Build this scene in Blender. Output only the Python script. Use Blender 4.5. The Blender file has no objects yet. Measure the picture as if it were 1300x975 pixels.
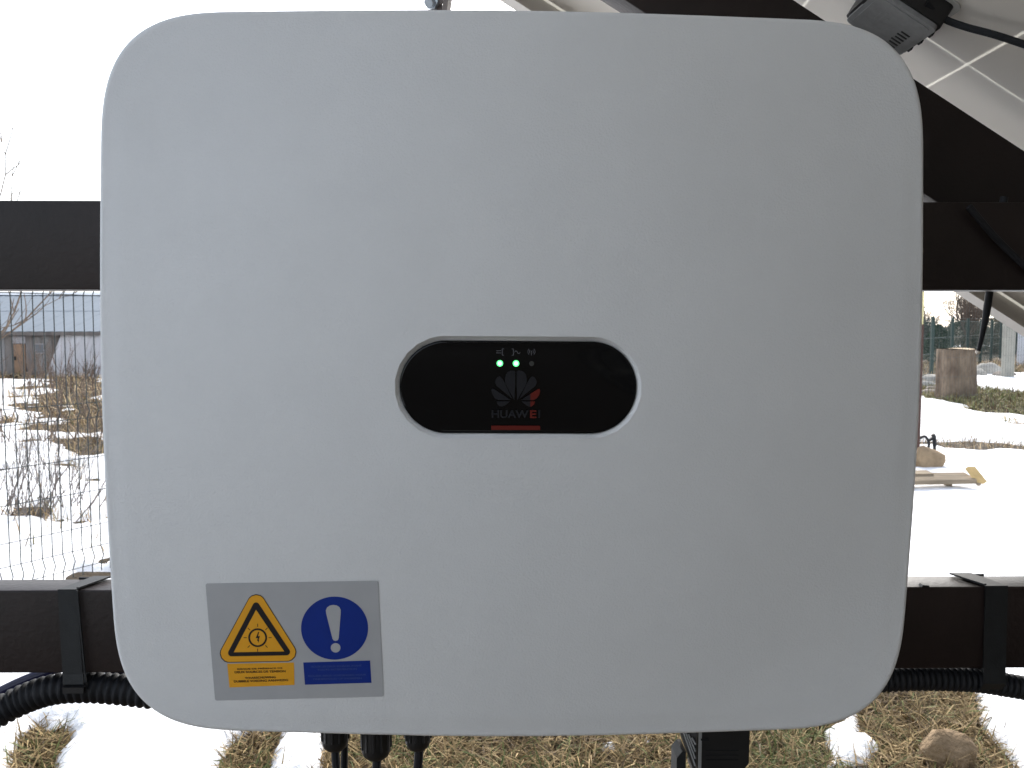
import bpy, bmesh, math, random
import numpy as np
from mathutils import Vector, Matrix, Euler

random.seed(7)
rng = np.random.default_rng(7)
C = bpy.context.scene.collection
sc = bpy.context.scene
R = math.radians

# ------------------------------------------------------------------ camera
FPX, W0, H0 = 1070.0, 1300.0, 975.0
CAM = Vector((0.0, 0.0, 1.3))
PITCH, YAW = 3.9, 0.7
cam_d = bpy.data.cameras.new('camera')
cam_d.sensor_width = 36.0
cam_d.lens = 36.0 * FPX / W0
cam_d.clip_start, cam_d.clip_end = 0.02, 3000.0
cam_d.dof.use_dof = True
cam_d.dof.focus_distance = 0.56
cam_d.dof.aperture_fstop = 40.0
cam = bpy.data.objects.new('camera', cam_d)
C.objects.link(cam)
cam.location = CAM
cam.rotation_euler = (R(90 - PITCH), 0, R(-YAW))
sc.camera = cam
CROT = Euler(cam.rotation_euler).to_matrix()

# ------------------------------------------------------------------ light
SUN_EL, SUN_AZ = 36.0, 14.0          # azimuth measured from straight ahead (+y) towards +x
w = bpy.data.worlds.new('World'); sc.world = w; w.use_nodes = True
nt = w.node_tree; nt.nodes.clear()
sky = nt.nodes.new('ShaderNodeTexSky'); sky.sky_type = 'NISHITA'; sky.sun_disc = False
sky.sun_elevation = R(SUN_EL); sky.sun_rotation = R(SUN_AZ)
sky.air_density = 1.0; sky.dust_density = 2.0; sky.ozone_density = 1.0
hsv = nt.nodes.new('ShaderNodeHueSaturation'); hsv.inputs['Saturation'].default_value = 0.45
bg = nt.nodes.new('ShaderNodeBackground'); bg.inputs['Strength'].default_value = 0.12
wo = nt.nodes.new('ShaderNodeOutputWorld')
nt.links.new(sky.outputs[0], hsv.inputs['Color']); nt.links.new(hsv.outputs[0], bg.inputs['Color'])
nt.links.new(bg.outputs[0], wo.inputs['Surface'])
sun_d = bpy.data.lights.new('sun', 'SUN'); sun_d.energy = 1.5; sun_d.angle = R(14); sun_d.color = (1.0, 0.96, 0.9)
sun = bpy.data.objects.new('sun', sun_d); C.objects.link(sun)
sd = Vector((math.sin(R(SUN_AZ)) * math.cos(R(SUN_EL)), math.cos(R(SUN_AZ)) * math.cos(R(SUN_EL)), math.sin(R(SUN_EL))))
sun.rotation_euler = sd.to_track_quat('Z', 'Y').to_euler()
sun.location = (0, 0, 30)

sc.view_settings.view_transform = 'Standard'
sc.view_settings.look = 'None'
sc.view_settings.gamma = 1.0
sc.view_settings.exposure = 1.52
sc.cycles.use_denoising = True
sc.cycles.max_bounces = 8
sc.cycles.sample_clamp_indirect = 6.0


# ------------------------------------------------------------------ helpers
def ray(px, py):
    return (CROT @ Vector(((px - W0 / 2) / FPX, -(py - H0 / 2) / FPX, -1.0))).normalized()

def P(px, py, Y):
    """the point of the plane y = Y that stands at a place measured in the photograph"""
    d = ray(px, py); return CAM + d * ((Y - CAM.y) / d.y)

def G(px, py, z=0.0):
    d = ray(px, py); return CAM + d * ((z - CAM.z) / d.z)

def px_at(p):
    q = CROT.transposed() @ (Vector(p) - CAM)
    return (W0 / 2 + FPX * q.x / -q.z, H0 / 2 - FPX * q.y / -q.z)


def mat(name, color, rough=0.6, spec=0.5, metal=0.0, var=0.0, vscale=8.0, bump=0.0, bscale=200.0, attr=None, col2=None, stretch=None, coat=0.0):
    m = bpy.data.materials.new(name); m.use_nodes = True
    t = m.node_tree; b = t.nodes['Principled BSDF']
    b.inputs['Roughness'].default_value = rough
    b.inputs['Metallic'].default_value = metal
    b.inputs['Specular IOR Level'].default_value = spec
    b.inputs['Coat Weight'].default_value = coat
    c4 = (*color, 1.0)
    b.inputs['Base Color'].default_value = c4
    tc = t.nodes.new('ShaderNodeTexCoord')
    vec = tc.outputs['Object']
    if stretch:
        mp = t.nodes.new('ShaderNodeMapping'); mp.inputs['Scale'].default_value = stretch
        t.links.new(vec, mp.inputs['Vector']); vec = mp.outputs[0]
    src = None
    if attr:
        a = t.nodes.new('ShaderNodeAttribute'); a.attribute_name = attr; src = a.outputs['Color']
    if var > 0 or col2:
        n = t.nodes.new('ShaderNodeTexNoise'); n.inputs['Scale'].default_value = vscale
        n.inputs['Detail'].default_value = 6.0; n.inputs['Roughness'].default_value = 0.6
        t.links.new(vec, n.inputs['Vector'])
        mx = t.nodes.new('ShaderNodeMix'); mx.data_type = 'RGBA'
        rp = t.nodes.new('ShaderNodeMapRange'); rp.inputs['From Min'].default_value = 0.3; rp.inputs['From Max'].default_value = 0.7
        t.links.new(n.outputs['Fac'], rp.inputs['Value']); t.links.new(rp.outputs[0], mx.inputs['Factor'])
        if col2:
            mx.inputs['A'].default_value = c4; mx.inputs['B'].default_value = (*col2, 1)
        elif src is not None:
            mx.blend_type = 'MULTIPLY'
            mx.inputs['Factor'].default_value = 1.0
            for l in list(mx.inputs['Factor'].links): t.links.remove(l)
            gr = t.nodes.new('ShaderNodeMapRange'); gr.inputs['From Min'].default_value = 0.25; gr.inputs['From Max'].default_value = 0.75
            gr.inputs['To Min'].default_value = 1 - var; gr.inputs['To Max'].default_value = 1 + var
            t.links.new(n.outputs['Fac'], gr.inputs['Value'])
            t.links.new(src, mx.inputs['A']); t.links.new(gr.outputs[0], mx.inputs['B'])
        else:
            mx.inputs['A'].default_value = tuple(max(0, c * (1 - var)) for c in color) + (1,)
            mx.inputs['B'].default_value = tuple(min(1, c * (1 + var)) for c in color) + (1,)
        src = mx.outputs['Result']
    if src is not None:
        t.links.new(src, b.inputs['Base Color'])
    if bump > 0:
        n2 = t.nodes.new('ShaderNodeTexNoise'); n2.inputs['Scale'].default_value = bscale; n2.inputs['Detail'].default_value = 4.0
        t.links.new(vec, n2.inputs['Vector'])
        bp = t.nodes.new('ShaderNodeBump'); bp.inputs['Strength'].default_value = bump; bp.inputs['Distance'].default_value = 1.0 / bscale
        t.links.new(n2.outputs['Fac'], bp.inputs['Height']); t.links.new(bp.outputs[0], b.inputs['Normal'])
    return m


class MB:
    def __init__(s): s.v = []; s.f = []
    def quad(s, a, b, c, d):
        i = len(s.v); s.v += [tuple(a), tuple(b), tuple(c), tuple(d)]; s.f.append((i, i + 1, i + 2, i + 3)); return s
    def poly(s, pts):
        i = len(s.v); s.v += [tuple(p) for p in pts]; s.f.append(tuple(range(i, i + len(pts)))); return s
    def obox(s, o, ax, ay, az):
        """box from corner o along three edge vectors"""
        o, ax, ay, az = map(Vector, (o, ax, ay, az)); i = len(s.v)
        for k in (0, 1):
            for p in (o, o + ax, o + ax + ay, o + ay): s.v.append(tuple(p + az * k))
        s.f += [(i, i + 3, i + 2, i + 1), (i + 4, i + 5, i + 6, i + 7), (i, i + 1, i + 5, i + 4), (i + 1, i + 2, i + 6, i + 5), (i + 2, i + 3, i + 7, i + 6), (i + 3, i, i + 4, i + 7)]
        return s
    def box(s, a, b):
        return s.obox(a, (b[0] - a[0], 0, 0), (0, b[1] - a[1], 0), (0, 0, b[2] - a[2]))
    def prism(s, pts, ext, bevel=0):
        """closed outline pushed along ext"""
        pts = [Vector(p) for p in pts]; ext = Vector(ext); i = len(s.v); n = len(pts)
        s.v += [tuple(p) for p in pts] + [tuple(p + ext) for p in pts]
        s.f.append(tuple(range(i + n - 1, i - 1, -1))); s.f.append(tuple(range(i + n, i + 2 * n)))
        for k in range(n): s.f.append((i + k, i + (k + 1) % n, i + n + (k + 1) % n, i + n + k))
        return s
    def tube(s, pts, rad, n=8, cap=True):
        pts = [Vector(p) for p in pts]; i0 = len(s.v); m = len(pts)
        if not hasattr(rad, '__len__'): rad = [rad] * m
        up = None
        for k in range(m):
            d = (pts[min(k + 1, m - 1)] - pts[max(k - 1, 0)])
            d = d.normalized() if d.length > 1e-9 else Vector((0, 0, 1))
            if up is None:
                up = Vector((0, 0, 1)) if abs(d.z) < 0.9 else Vector((0, 1, 0))
            a = d.cross(up); a = a.normalized() if a.length > 1e-6 else Vector((1, 0, 0)); b = a.cross(d).normalized(); up = b
            for j in range(n):
                t = 2 * math.pi * j / n
                s.v.append(tuple(pts[k] + (a * math.cos(t) + b * math.sin(t)) * rad[k]))
        for k in range(m - 1):
            for j in range(n):
                a0 = i0 + k * n + j; a1 = i0 + k * n + (j + 1) % n
                s.f.append((a0, a1, a1 + n, a0 + n))
        if cap:
            s.f.append(tuple(i0 + j for j in range(n - 1, -1, -1))); s.f.append(tuple(i0 + (m - 1) * n + j for j in range(n)))
        return s
    def build(s, name, m, parent=None, smooth=False, angle=35):
        me = bpy.data.meshes.new(name); me.from_pydata(s.v, [], s.f); me.update()
        if smooth:
            me.polygons.foreach_set('use_smooth', [True] * len(me.polygons))
            me.set_sharp_from_angle(angle=R(angle))
        me.materials.append(m)
        return link(name, me, parent)

def fix_normals(o):
    bm = bmesh.new(); bm.from_mesh(o.data); bmesh.ops.recalc_face_normals(bm, faces=bm.faces); bm.to_mesh(o.data); bm.free(); return o

def link(name, me, parent=None):
    o = bpy.data.objects.new(name, me); C.objects.link(o)
    if parent is not None:
        o.parent = parent
        o.matrix_parent_inverse = Matrix.Translation(parent.location).inverted()
    return o

def tag(o, label=None, cat=None, group=None, kind=None):
    if label: o['label'] = label
    if cat: o['category'] = cat
    if group: o['group'] = group
    if kind: o['kind'] = kind
    return o

def thing(name, loc, label, cat, group=None):
    o = bpy.data.objects.new(name, None); C.objects.link(o); o.location = loc; o.empty_display_size = 0.05
    return tag(o, label, cat, group)

def smoothpath(pts, n):
    """Catmull-Rom through pts, n samples evenly spaced by length"""
    pts = [Vector(p) for p in pts]; q = [pts[0] * 2 - pts[1]] + pts + [pts[-1] * 2 - pts[-2]]
    fine = []
    for k in range(len(pts) - 1):
        p0, p1, p2, p3 = q[k:k + 4]
        for j in range(40):
            t = j / 40
            fine.append(0.5 * ((2 * p1) + (p2 - p0) * t + (2 * p0 - 5 * p1 + 4 * p2 - p3) * t * t + (3 * p1 - p0 - 3 * p2 + p3) * t ** 3))
    fine.append(pts[-1])
    L = [0]
    for a, b in zip(fine, fine[1:]): L.append(L[-1] + (b - a).length)
    out = []; j = 0
    for i in range(n):
        s_ = L[-1] * i / (n - 1)
        while j < len(L) - 2 and L[j + 1] < s_: j += 1
        u = (s_ - L[j]) / max(1e-9, L[j + 1] - L[j]); out.append(fine[j].lerp(fine[j + 1], min(1, u)))
    return out, L[-1]

def rrect(w, h, r, n=6, cx=0, cy=0):
    out = []
    for sx, sy, a0 in ((1, 1, 0), (-1, 1, 90), (-1, -1, 180), (1, -1, 270)):
        for k in range(n + 1):
            a = R(a0 + 90 * k / n); out.append((cx + sx * (w / 2 - r) + r * math.cos(a), cy + sy * (h / 2 - r) + r * math.sin(a)))
    return out

def text_mesh(body, name, m, parent, origin, xdir, width, height=None, bold=0.0, align='CENTER', normal=(0, -1, 0)):
    """flat lettering lying in a surface, fitted to a width"""
    cu = bpy.data.curves.new(name, 'FONT'); cu.body = body; cu.align_x = align; cu.size = 1.0; cu.offset = bold
    tmp = bpy.data.objects.new('tmp', cu); C.objects.link(tmp)
    me = bpy.data.meshes.new_from_object(tmp.evaluated_get(bpy.context.evaluated_depsgraph_get()))
    bpy.data.objects.remove(tmp); bpy.data.curves.remove(cu)
    n = len(me.vertices); co = np.empty(n * 3); me.vertices.foreach_get('co', co); co = co.reshape(-1, 3)
    wd = co[:, 0].max() - co[:, 0].min(); k = width / wd; kz = k if height is None else height / (co[:, 1].max() - co[:, 1].min())
    xd = Vector(xdir).normalized(); nd = Vector(normal); zd = nd.cross(xd).normalized()
    o = Vector(origin); cx = (co[:, 0].max() + co[:, 0].min()) / 2
    pts = np.array(o)[None] + (co[:, :1] - cx) * k * np.array(xd)[None] + co[:, 1:2] * kz * np.array(zd)[None]
    me.vertices.foreach_set('co', pts.ravel()); me.update(); me.name = name
    me.materials.clear(); me.materials.append(m)
    return link(name, me, parent)

# value noise
def vnoise(x, y, seed=0):
    xi = np.floor(x).astype(np.int64); yi = np.floor(y).astype(np.int64); xf = x - xi; yf = y - yi
    def h(a, b):
        v = (a * 374761393 + b * 668265263 + seed * 982451653) & 0x7fffffff
        v = ((v ^ (v >> 13)) * 1274126177) & 0x7fffffff
        return ((v ^ (v >> 16)) & 0xffff) / 65535.0
    u = xf * xf * (3 - 2 * xf); v = yf * yf * (3 - 2 * yf)
    return (h(xi, yi) * (1 - u) + h(xi + 1, yi) * u) * (1 - v) + (h(xi, yi + 1) * (1 - u) + h(xi + 1, yi + 1) * u) * v

def fbm(x, y, seed=0, o=4):
    s, a, t = 0, 1, 0
    for k in range(o): s = s + a * (vnoise(x * 2 ** k, y * 2 ** k, seed + k) - 0.5); t += a; a *= 0.55
    return s / t * 2

def sdpoly(x, y, poly):
    """signed distance to a polygon, negative inside"""
    d = np.full(x.shape, 1e9); ins = np.zeros(x.shape, bool); n = len(poly)
    for i in range(n):
        ax, ay = poly[i]; bx, by = poly[(i + 1) % n]
        ex, ey = bx - ax, by - ay; t = np.clip(((x - ax) * ex + (y - ay) * ey) / (ex * ex + ey * ey + 1e-12), 0, 1)
        d = np.minimum(d, np.hypot(x - ax - t * ex, y - ay - t * ey))
        c = ((ay > y) != (by > y)) & (x < (bx - ax) * (y - ay) / (by - ay + 1e-12) + ax)
        ins ^= c
    return np.where(ins, -d, d)

# ------------------------------------------------------------------ materials
M = {}
M['cover'] = mat('powder_coat_white', (0.74, 0.755, 0.765), 0.55, 0.35, var=0.02, vscale=22, bump=0.30, bscale=800)
M['shell'] = mat('cast_grey', (0.45, 0.46, 0.47), 0.5, var=0.05, bump=0.1, bscale=500)
M['glass_black'] = mat('display_black', (0.0025, 0.003, 0.004), 0.05, 0.22)
M['print_grey'] = mat('print_grey', (0.020, 0.020, 0.023), 0.5, 0.1)
M['print_icon'] = mat('print_icon', (0.10, 0.10, 0.11), 0.5, 0.1)
M['print_reflect_red'] = mat('print_reflect_red', (0.13, 0.018, 0.013), 0.5, 0.1)  # red print, and the red reflection painted into emblem and lettering
M['label_grey'] = mat('label_silver', (0.43, 0.44, 0.455), 0.42, 0.4, var=0.03, vscale=60)
M['label_yellow'] = mat('label_yellow', (0.80, 0.38, 0.025), 0.4, 0.35, var=0.03, vscale=80)
M['label_black'] = mat('label_black', (0.018, 0.017, 0.02), 0.4, 0.3)
M['label_blue'] = mat('label_blue', (0.006, 0.03, 0.24), 0.4, 0.35, var=0.05, vscale=80)
M['label_paleblue'] = mat('label_faded_print', (0.05, 0.085, 0.28), 0.45, 0.3)
M['steel_brown'] = mat('brown_painted_steel', (0.0145, 0.0088, 0.0082), 0.45, 0.34, var=0.35, vscale=9, bump=0.10, bscale=220)
M['black_plastic'] = mat('black_plastic', (0.012, 0.012, 0.013), 0.42, 0.45, var=0.15, vscale=60, bump=0.05, bscale=700)
M['black_rubber'] = mat('black_rubber', (0.010, 0.011, 0.014), 0.6, 0.3, var=0.2, vscale=50)
M['strap'] = mat('strap_black', (0.010, 0.012, 0.014), 0.55, 0.4, var=0.2, vscale=90, bump=0.15, bscale=900)
M['navy'] = mat('navy_cable', (0.012, 0.014, 0.06), 0.45, 0.4)
M['alu'] = mat('anodised_aluminium', (0.50, 0.475, 0.44), 0.48, 0.5, metal=0.4, var=0.04, vscale=20, bump=0.04, bscale=600)
M['zinc'] = mat('zinc_bolt', (0.5, 0.55, 0.6), 0.35, 0.5, metal=0.8, var=0.1, vscale=200)
M['bracket'] = mat('bracket_taupe', (0.2, 0.17, 0.16), 0.5, 0.5, var=0.15, vscale=60, bump=0.1, bscale=500)
M['cell'] = mat('solar_cell', (0.010, 0.012, 0.028), 0.3, 0.5)
M['jbox'] = mat('junction_box_grey', (0.26, 0.265, 0.265), 0.5, 0.4, var=0.1, vscale=120, bump=0.08, bscale=900)
M['sealant'] = mat('sealant_white', (0.5, 0.49, 0.46), 0.4, 0.5)

def emis(name, col, strength):
    m = bpy.data.materials.new(name); m.use_nodes = True; b = m.node_tree.nodes['Principled BSDF']
    b.inputs['Base Color'].default_value = (*col, 1); b.inputs['Emission Color'].default_value = (*col, 1); b.inputs['Emission Strength'].default_value = strength
    b.inputs['Roughness'].default_value = 0.3
    return m
M['led_on'] = emis('led_green', (0.10, 0.85, 0.22), 0.8)
M['led_core'] = emis('led_core_green', (0.32, 1.0, 0.48), 1.0)

def backsheet_mat():
    m = bpy.data.materials.new('translucent_backsheet'); m.use_nodes = True; t = m.node_tree; b = t.nodes['Principled BSDF']
    b.inputs['Base Color'].default_value = (0.86, 0.81, 0.73, 1); b.inputs['Roughness'].default_value = 0.45
    n = t.nodes.new('ShaderNodeTexNoise'); n.inputs['Scale'].default_value = 7; n.inputs['Detail'].default_value = 3
    tc = t.nodes.new('ShaderNodeTexCoord'); t.links.new(tc.outputs['Object'], n.inputs['Vector'])
    bp = t.nodes.new('ShaderNodeBump'); bp.inputs['Strength'].default_value = 0.15; bp.inputs['Distance'].default_value = 0.01
    t.links.new(n.outputs['Fac'], bp.inputs['Height']); t.links.new(bp.outputs[0], b.inputs['Normal'])
    tr = t.nodes.new('ShaderNodeBsdfTranslucent'); tr.inputs['Color'].default_value = (0.9, 0.86, 0.74, 1)
    mx = t.nodes.new('ShaderNodeMixShader'); mx.inputs[0].default_value = 0.24
    t.links.new(b.outputs[0], mx.inputs[1]); t.links.new(tr.outputs[0], mx.inputs[2])
    t.links.new(mx.outputs[0], t.nodes['Material Output'].inputs['Surface'])
    return m
M['backsheet'] = backsheet_mat()

# ------------------------------------------------------------------ the ground and its snow
def gpoly(pxs): return [(G(a, b).x, G(a, b).y) for a, b in pxs]
def gell(cx, cy, rx, ry, n=12):
    return gpoly([(cx + rx * math.cos(2 * math.pi * k / n), cy + ry * math.sin(2 * math.pi * k / n)) for k in range(n)])

BARE = [
    gpoly([(8, 1010), (12, 960), (22, 938), (45, 920), (66, 930), (80, 918), (94, 920), (96, 936), (82, 958), (72, 982), (66, 1010)]),
    gpoly([(250, 1040), (272, 978), (290, 950), (312, 934), (420, 915), (560, 900), (800, 893), (1000, 885), (1100, 860), (1222, 860), (1232, 884), (1250, 912), (1266, 938), (1284, 962), (1298, 985), (1330, 1040)]),
    [(-1.6, -8.0), (5.5, -8.0), (5.5, 1.6), (3.4, 1.75), (1.6, 2.25), (-0.75, 2.2), (-1.1, 1.6)],
    gpoly([(1130, 480), (1190, 489), (1240, 492), (1262, 498), (1300, 501), (1345, 503), (1345, 533), (1300, 531), (1265, 527), (1240, 520), (1200, 511), (1165, 503), (1130, 500)]),
    gpoly([(1130, 560), (1190, 560), (1220, 561), (1258, 563), (1300, 565), (1345, 567), (1345, 577), (1262, 572), (1240, 574), (1225, 569), (1205, 572), (1192, 568), (1130, 568)]),
    gpoly([(1130, 440), (1345, 440), (1345, 474), (1235, 474), (1195, 479), (1180, 479), (1130, 484)]),
    gpoly([(1276, 536), (1290, 538), (1310, 540), (1310, 543), (1288, 541)]),
]
for e in [(20, 478, 70, 5), (98, 491, 44, 17), (62, 521, 28, 12), (112, 527, 34, 19), (20, 505, 16, 4), (52, 545, 22, 7), (110, 566, 36, 16), (78, 560, 16, 7), (8, 535, 14, 5), (84, 508, 50, 8), (88, 546, 40, 8), (45, 492, 14, 4), (30, 515, 10, 4), (40, 560, 16, 3), (70, 590, 16, 4), (10, 598, 14, 3), (60, 612, 10, 3), (120, 612, 16, 4), (15, 640, 10, 3),
          (25, 572, 14, 5), (95, 596, 14, 4), (40, 650, 27, 8), (74, 661, 12, 4), (107, 664, 7, 3), (112, 690, 24, 3), (134, 712, 14, 9), (112, 736, 40, 11), (20, 688, 4, 1.5), (40, 700, 8, 1.5)]:
    BARE.append(gell(*e))
ISLANDS = [
    gpoly([(1040, 932), (1058, 921), (1073, 905), (1089, 902), (1098, 924), (1097, 940), (1117, 945), (1107, 968), (1091, 981), (1070, 972), (1055, 957), (1044, 944)]),
    gpoly([(346, 1000), (352, 962), (362, 930), (362, 915), (412, 915), (404, 948), (402, 1000)]),
]
for e in [(766, 931, 8, 5), (822, 943, 9, 6), (852, 951, 8, 4), (772, 953, 11, 7), (1056, 975, 6, 4), (945, 935, 4, 3)]: ISLANDS.append(gell(*e, n=8))

def snowfield(x, y):
    """metres of reach into the snow (negative on bare ground)"""
    s = np.full(x.shape, 0.6)
    for p in BARE: s = np.minimum(s, sdpoly(x, y, p))
    for p in ISLANDS: s = np.maximum(s, -sdpoly(x, y, p))
    dist = np.hypot(x, y)
    amp = np.clip(0.03 * dist - 0.045, 0.04, 0.7)
    sc_ = np.clip(14.0 / np.maximum(dist, 1.0), 0.5, 6.0)
    band = np.where(dist < 4, 4.5, np.where(dist < 9, 3.0, 1.5))
    far = fbm(x * 0.22, y * 0.22, 31) * 1.6
    s = np.where((dist > 26), np.minimum(s, far + 0.25), s)
    return s + amp * fbm(x * band, y * band, 5, 5)

def groundlift(x, y):
    d = np.hypot(x, y)
    return 0.02 * fbm(x * 0.9, y * 0.9, 12, 3) * np.clip(d / 4, 0.3, 1)

M['snow'] = mat('snow', (0.86, 0.87, 0.89), 0.65, 0.25, var=0.02, vscale=4, bump=0.35, bscale=55)
def snow_patch(name, x0, x1, y0, y1, step):
    xs = np.arange(x0, x1 + step / 2, step); ys = np.arange(y0, y1 + step / 2, step)
    X, Y = np.meshgrid(xs, ys); s = snowfield(X, Y); d = np.hypot(X, Y)
    e = np.clip(0.018 * d, 0.04, 0.35)
    t = np.clip(s / e, -1, 1.0); t = np.where(t > 0, 1 - (1 - t) ** 2, t)
    Z = groundlift(X, Y) + np.where(t > 0, 0.048 * t, 0.06 * t) + np.where(t > 0.3, 0.012 * fbm(X * 3.1, Y * 3.1, 77, 4) + 0.004 * fbm(X * 14, Y * 14, 79, 2), 0)
    nx, ny = len(xs), len(ys)
    v = np.stack([X, Y, Z], -1).reshape(-1, 3)
    i = (np.arange(ny - 1)[:, None] * nx + np.arange(nx - 1)[None]).ravel()
    f = np.stack([i, i + 1, i + nx + 1, i + nx], -1)
    top = np.maximum.reduce([t.ravel()[f[:, k]] for k in range(4)])
    f = f[top > -0.55]
    me = bpy.data.meshes.new(name); me.from_pydata(v.tolist(), [], f.tolist()); me.update()
    me.polygons.foreach_set('use_smooth', [True] * len(me.polygons)); me.materials.append(M['snow'])
    return tag(link(name, me), kind='structure')
snow_patch('snow_cover', -2.6, 3.4, 1.4, 4.6, 0.028)
snow_patch('snow_cover', -9.0, 9.0, 4.56, 11.0, 0.085)
snow_patch('snow_cover', -16.0, -4.0, 10.95, 24.0, 0.13)
snow_patch('snow_cover', 4.0, 18.0, 10.95, 24.0, 0.14)
snow_patch('snow_cover', -3.9, 3.9, 10.9, 24.0, 0.4)
snow_patch('snow_cover', -34, 40, 23.9, 60.0, 0.5)
snow_patch('snow_cover', -9.0, -2.55, -6, 4.6, 0.15)
snow_patch('snow_cover', 3.35, 9.0, -6, 4.6, 0.15)

def ground_mat():
    m = mat('winter_soil', (0.075, 0.054, 0.032), 0.9, 0.2, col2=(0.035, 0.028, 0.018), vscale=3.0, bump=0.6, bscale=40)
    return m
M['ground'] = ground_mat()
def ground_sheet():
    xs = np.concatenate([np.linspace(-1500, -60, 12), np.linspace(-50, -10, 20), np.linspace(-9.5, 9.5, 130), np.linspace(10, 50, 20), np.linspace(60, 1500, 12)])
    ys = np.concatenate([np.linspace(-1500, -20, 10), np.linspace(-15, 0, 20), np.linspace(0.2, 12, 110), np.linspace(12.5, 60, 50), np.linspace(80, 2000, 14)])
    X, Y = np.meshgrid(xs, ys); Z = groundlift(X, Y)
    nx, ny = len(xs), len(ys); i = (np.arange(ny - 1)[:, None] * nx + np.arange(nx - 1)[None]).ravel()
    me = bpy.data.meshes.new('ground'); me.from_pydata(np.stack([X, Y, Z], -1).reshape(-1, 3).tolist(), [], np.stack([i, i + 1, i + nx + 1, i + nx], -1).tolist()); me.update()
    me.polygons.foreach_set('use_smooth', [True] * len(me.polygons)); me.materials.append(M['ground'])
    return tag(link('ground', me), kind='structure')
ground_sheet()

# ------------------------------------------------------------------ dry grass (nobody could count the blades)
M['grass'] = mat('dry_grass', (0.3, 0.22, 0.1), 0.75, 0.2, attr='tint', var=0.25, vscale=40)
STRAW = np.array([(0.37, 0.27, 0.13), (0.28, 0.195, 0.09), (0.19, 0.13, 0.06), (0.10, 0.068, 0.036), (0.14, 0.15, 0.05), (0.085, 0.11, 0.035)])
TAN = np.array([(0.62, 0.47, 0.28), (0.50, 0.36, 0.20), (0.37, 0.25, 0.135), (0.15, 0.10, 0.06), (0.17, 0.16, 0.07), (0.11, 0.12, 0.05)])
def blades(name, X, Y, length, width, pitch, label_kind='stuff', pal=STRAW, pw=(0.28, 0.26, 0.2, 0.12, 0.09, 0.05), lift=0.0, yaw=None):
    n = len(X); Z = groundlift(X, Y) + lift
    L = length[0] + (length[1] - length[0]) * rng.random(n) ** 1.5
    yw = rng.random(n) * 2 * np.pi if yaw is None else yaw + rng.normal(0, 0.6, n)
    pt = np.radians(pitch[0] + (pitch[1] - pitch[0]) * rng.random(n))
    bend = np.radians(rng.uniform(-55, 10, n))
    wv = width * rng.uniform(0.6, 1.5, n)
    dx, dy = np.cos(yw), np.sin(yw); sx, sy = -dy, dx
    b = np.stack([X, Y, Z - 0.01], -1)
    m1 = b + np.stack([dx * np.cos(pt), dy * np.cos(pt), np.sin(pt)], -1) * (L * 0.5)[:, None]
    p2 = pt + bend
    tip = m1 + np.stack([dx * np.cos(p2), dy * np.cos(p2), np.sin(p2)], -1) * (L * 0.5)[:, None]
    tip[:, 2] = np.maximum(tip[:, 2], Z + 0.004 + 0.012 * rng.random(n))
    side = np.stack([sx, sy, rng.uniform(-0.7, 0.7, n)], -1); side /= np.linalg.norm(side, axis=1)[:, None]; side *= wv[:, None] * 0.5
    v = np.stack([b - side, b + side, m1 + side * 0.9, m1 - side * 0.9, tip], 1).reshape(-1, 3)
    i = np.arange(n) * 5
    me = bpy.data.meshes.new(name)
    me.vertices.add(n * 5); me.vertices.foreach_set('co', v.ravel())
    loops = np.stack([i, i + 1, i + 2, i + 3, i + 3, i + 2, i + 4], -1).ravel()
    me.loops.add(len(loops)); me.loops.foreach_set('vertex_index', loops)
    me.polygons.add(n * 2); me.polygons.foreach_set('loop_start', np.stack([np.arange(n) * 7, np.arange(n) * 7 + 4], -1).ravel())
    me.update(calc_edges=True); me.validate()
    pw = np.array(pw) / sum(pw)
    cl = fbm(X * 2.3, Y * 2.3, 91, 3)
    idx = rng.choice(len(pal), n, p=pw)
    green = (cl > 0.22) & (rng.random(n) < 0.45); idx = np.where(green, rng.choice([len(pal) - 2, len(pal) - 1], n), idx)
    dark = (cl < -0.25) & (rng.random(n) < 0.5); idx = np.where(dark, 3, idx)
    col = pal[idx] * rng.uniform(0.75, 1.25, (n, 1))
    ca = np.ones((n, 5, 4)); ca[:, :, :3] = col[:, None, :]
    a = me.color_attributes.new('tint', 'FLOAT_COLOR', 'POINT'); a.data.foreach_set('color', ca.ravel())
    me.materials.append(M['grass'])
    return tag(link(name, me), kind=label_kind)

def scatter(n, x0, x1, y0, y1, cond):
    X = rng.uniform(x0, x1, n); Y = rng.uniform(y0, y1, n); k = cond(X, Y); return X[k], Y[k]

X, Y = scatter(120000, -2.0, 2.6, 2.15, 3.6, lambda x, y: snowfield(x, y) < 0.004)
blades('dry_grass', X, Y, (0.05, 0.17), 0.0038, (4, 42), pw=(0.24, 0.26, 0.22, 0.14, 0.09, 0.05))
tag(bpy.data.objects['dry_grass'], 'matted straw coloured dry grass on bare ground between snow patches', 'grass')
X, Y = scatter(60000, -9, 9, 4.4, 12, lambda x, y: (snowfield(x, y) < 0.05) & (rng.random(x.shape) < 0.8))
blades('dry_weeds', X, Y, (0.06, 0.24), 0.006, (8, 75), pal=TAN, pw=(0.36, 0.3, 0.18, 0.12, 0.02, 0.02))
tag(bpy.data.objects['dry_weeds'], 'dry brown weeds poking through the snow beyond the beams', 'weeds')
X, Y = scatter(60000, -16, 20, 11, 30, lambda x, y: (snowfield(x, y) < 0.12))
gr = (X > 4) & (Y > 11.5) & (Y < 17.5)
blades('dry_meadow_grass', X[~gr], Y[~gr], (0.10, 0.34), 0.013, (10, 80), pal=TAN, pw=(0.34, 0.28, 0.2, 0.14, 0.02, 0.02))
X2, Y2 = scatter(60000, 5, 13, 11.3, 17.8, lambda x, y: snowfield(x, y) < 0.06)
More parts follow.
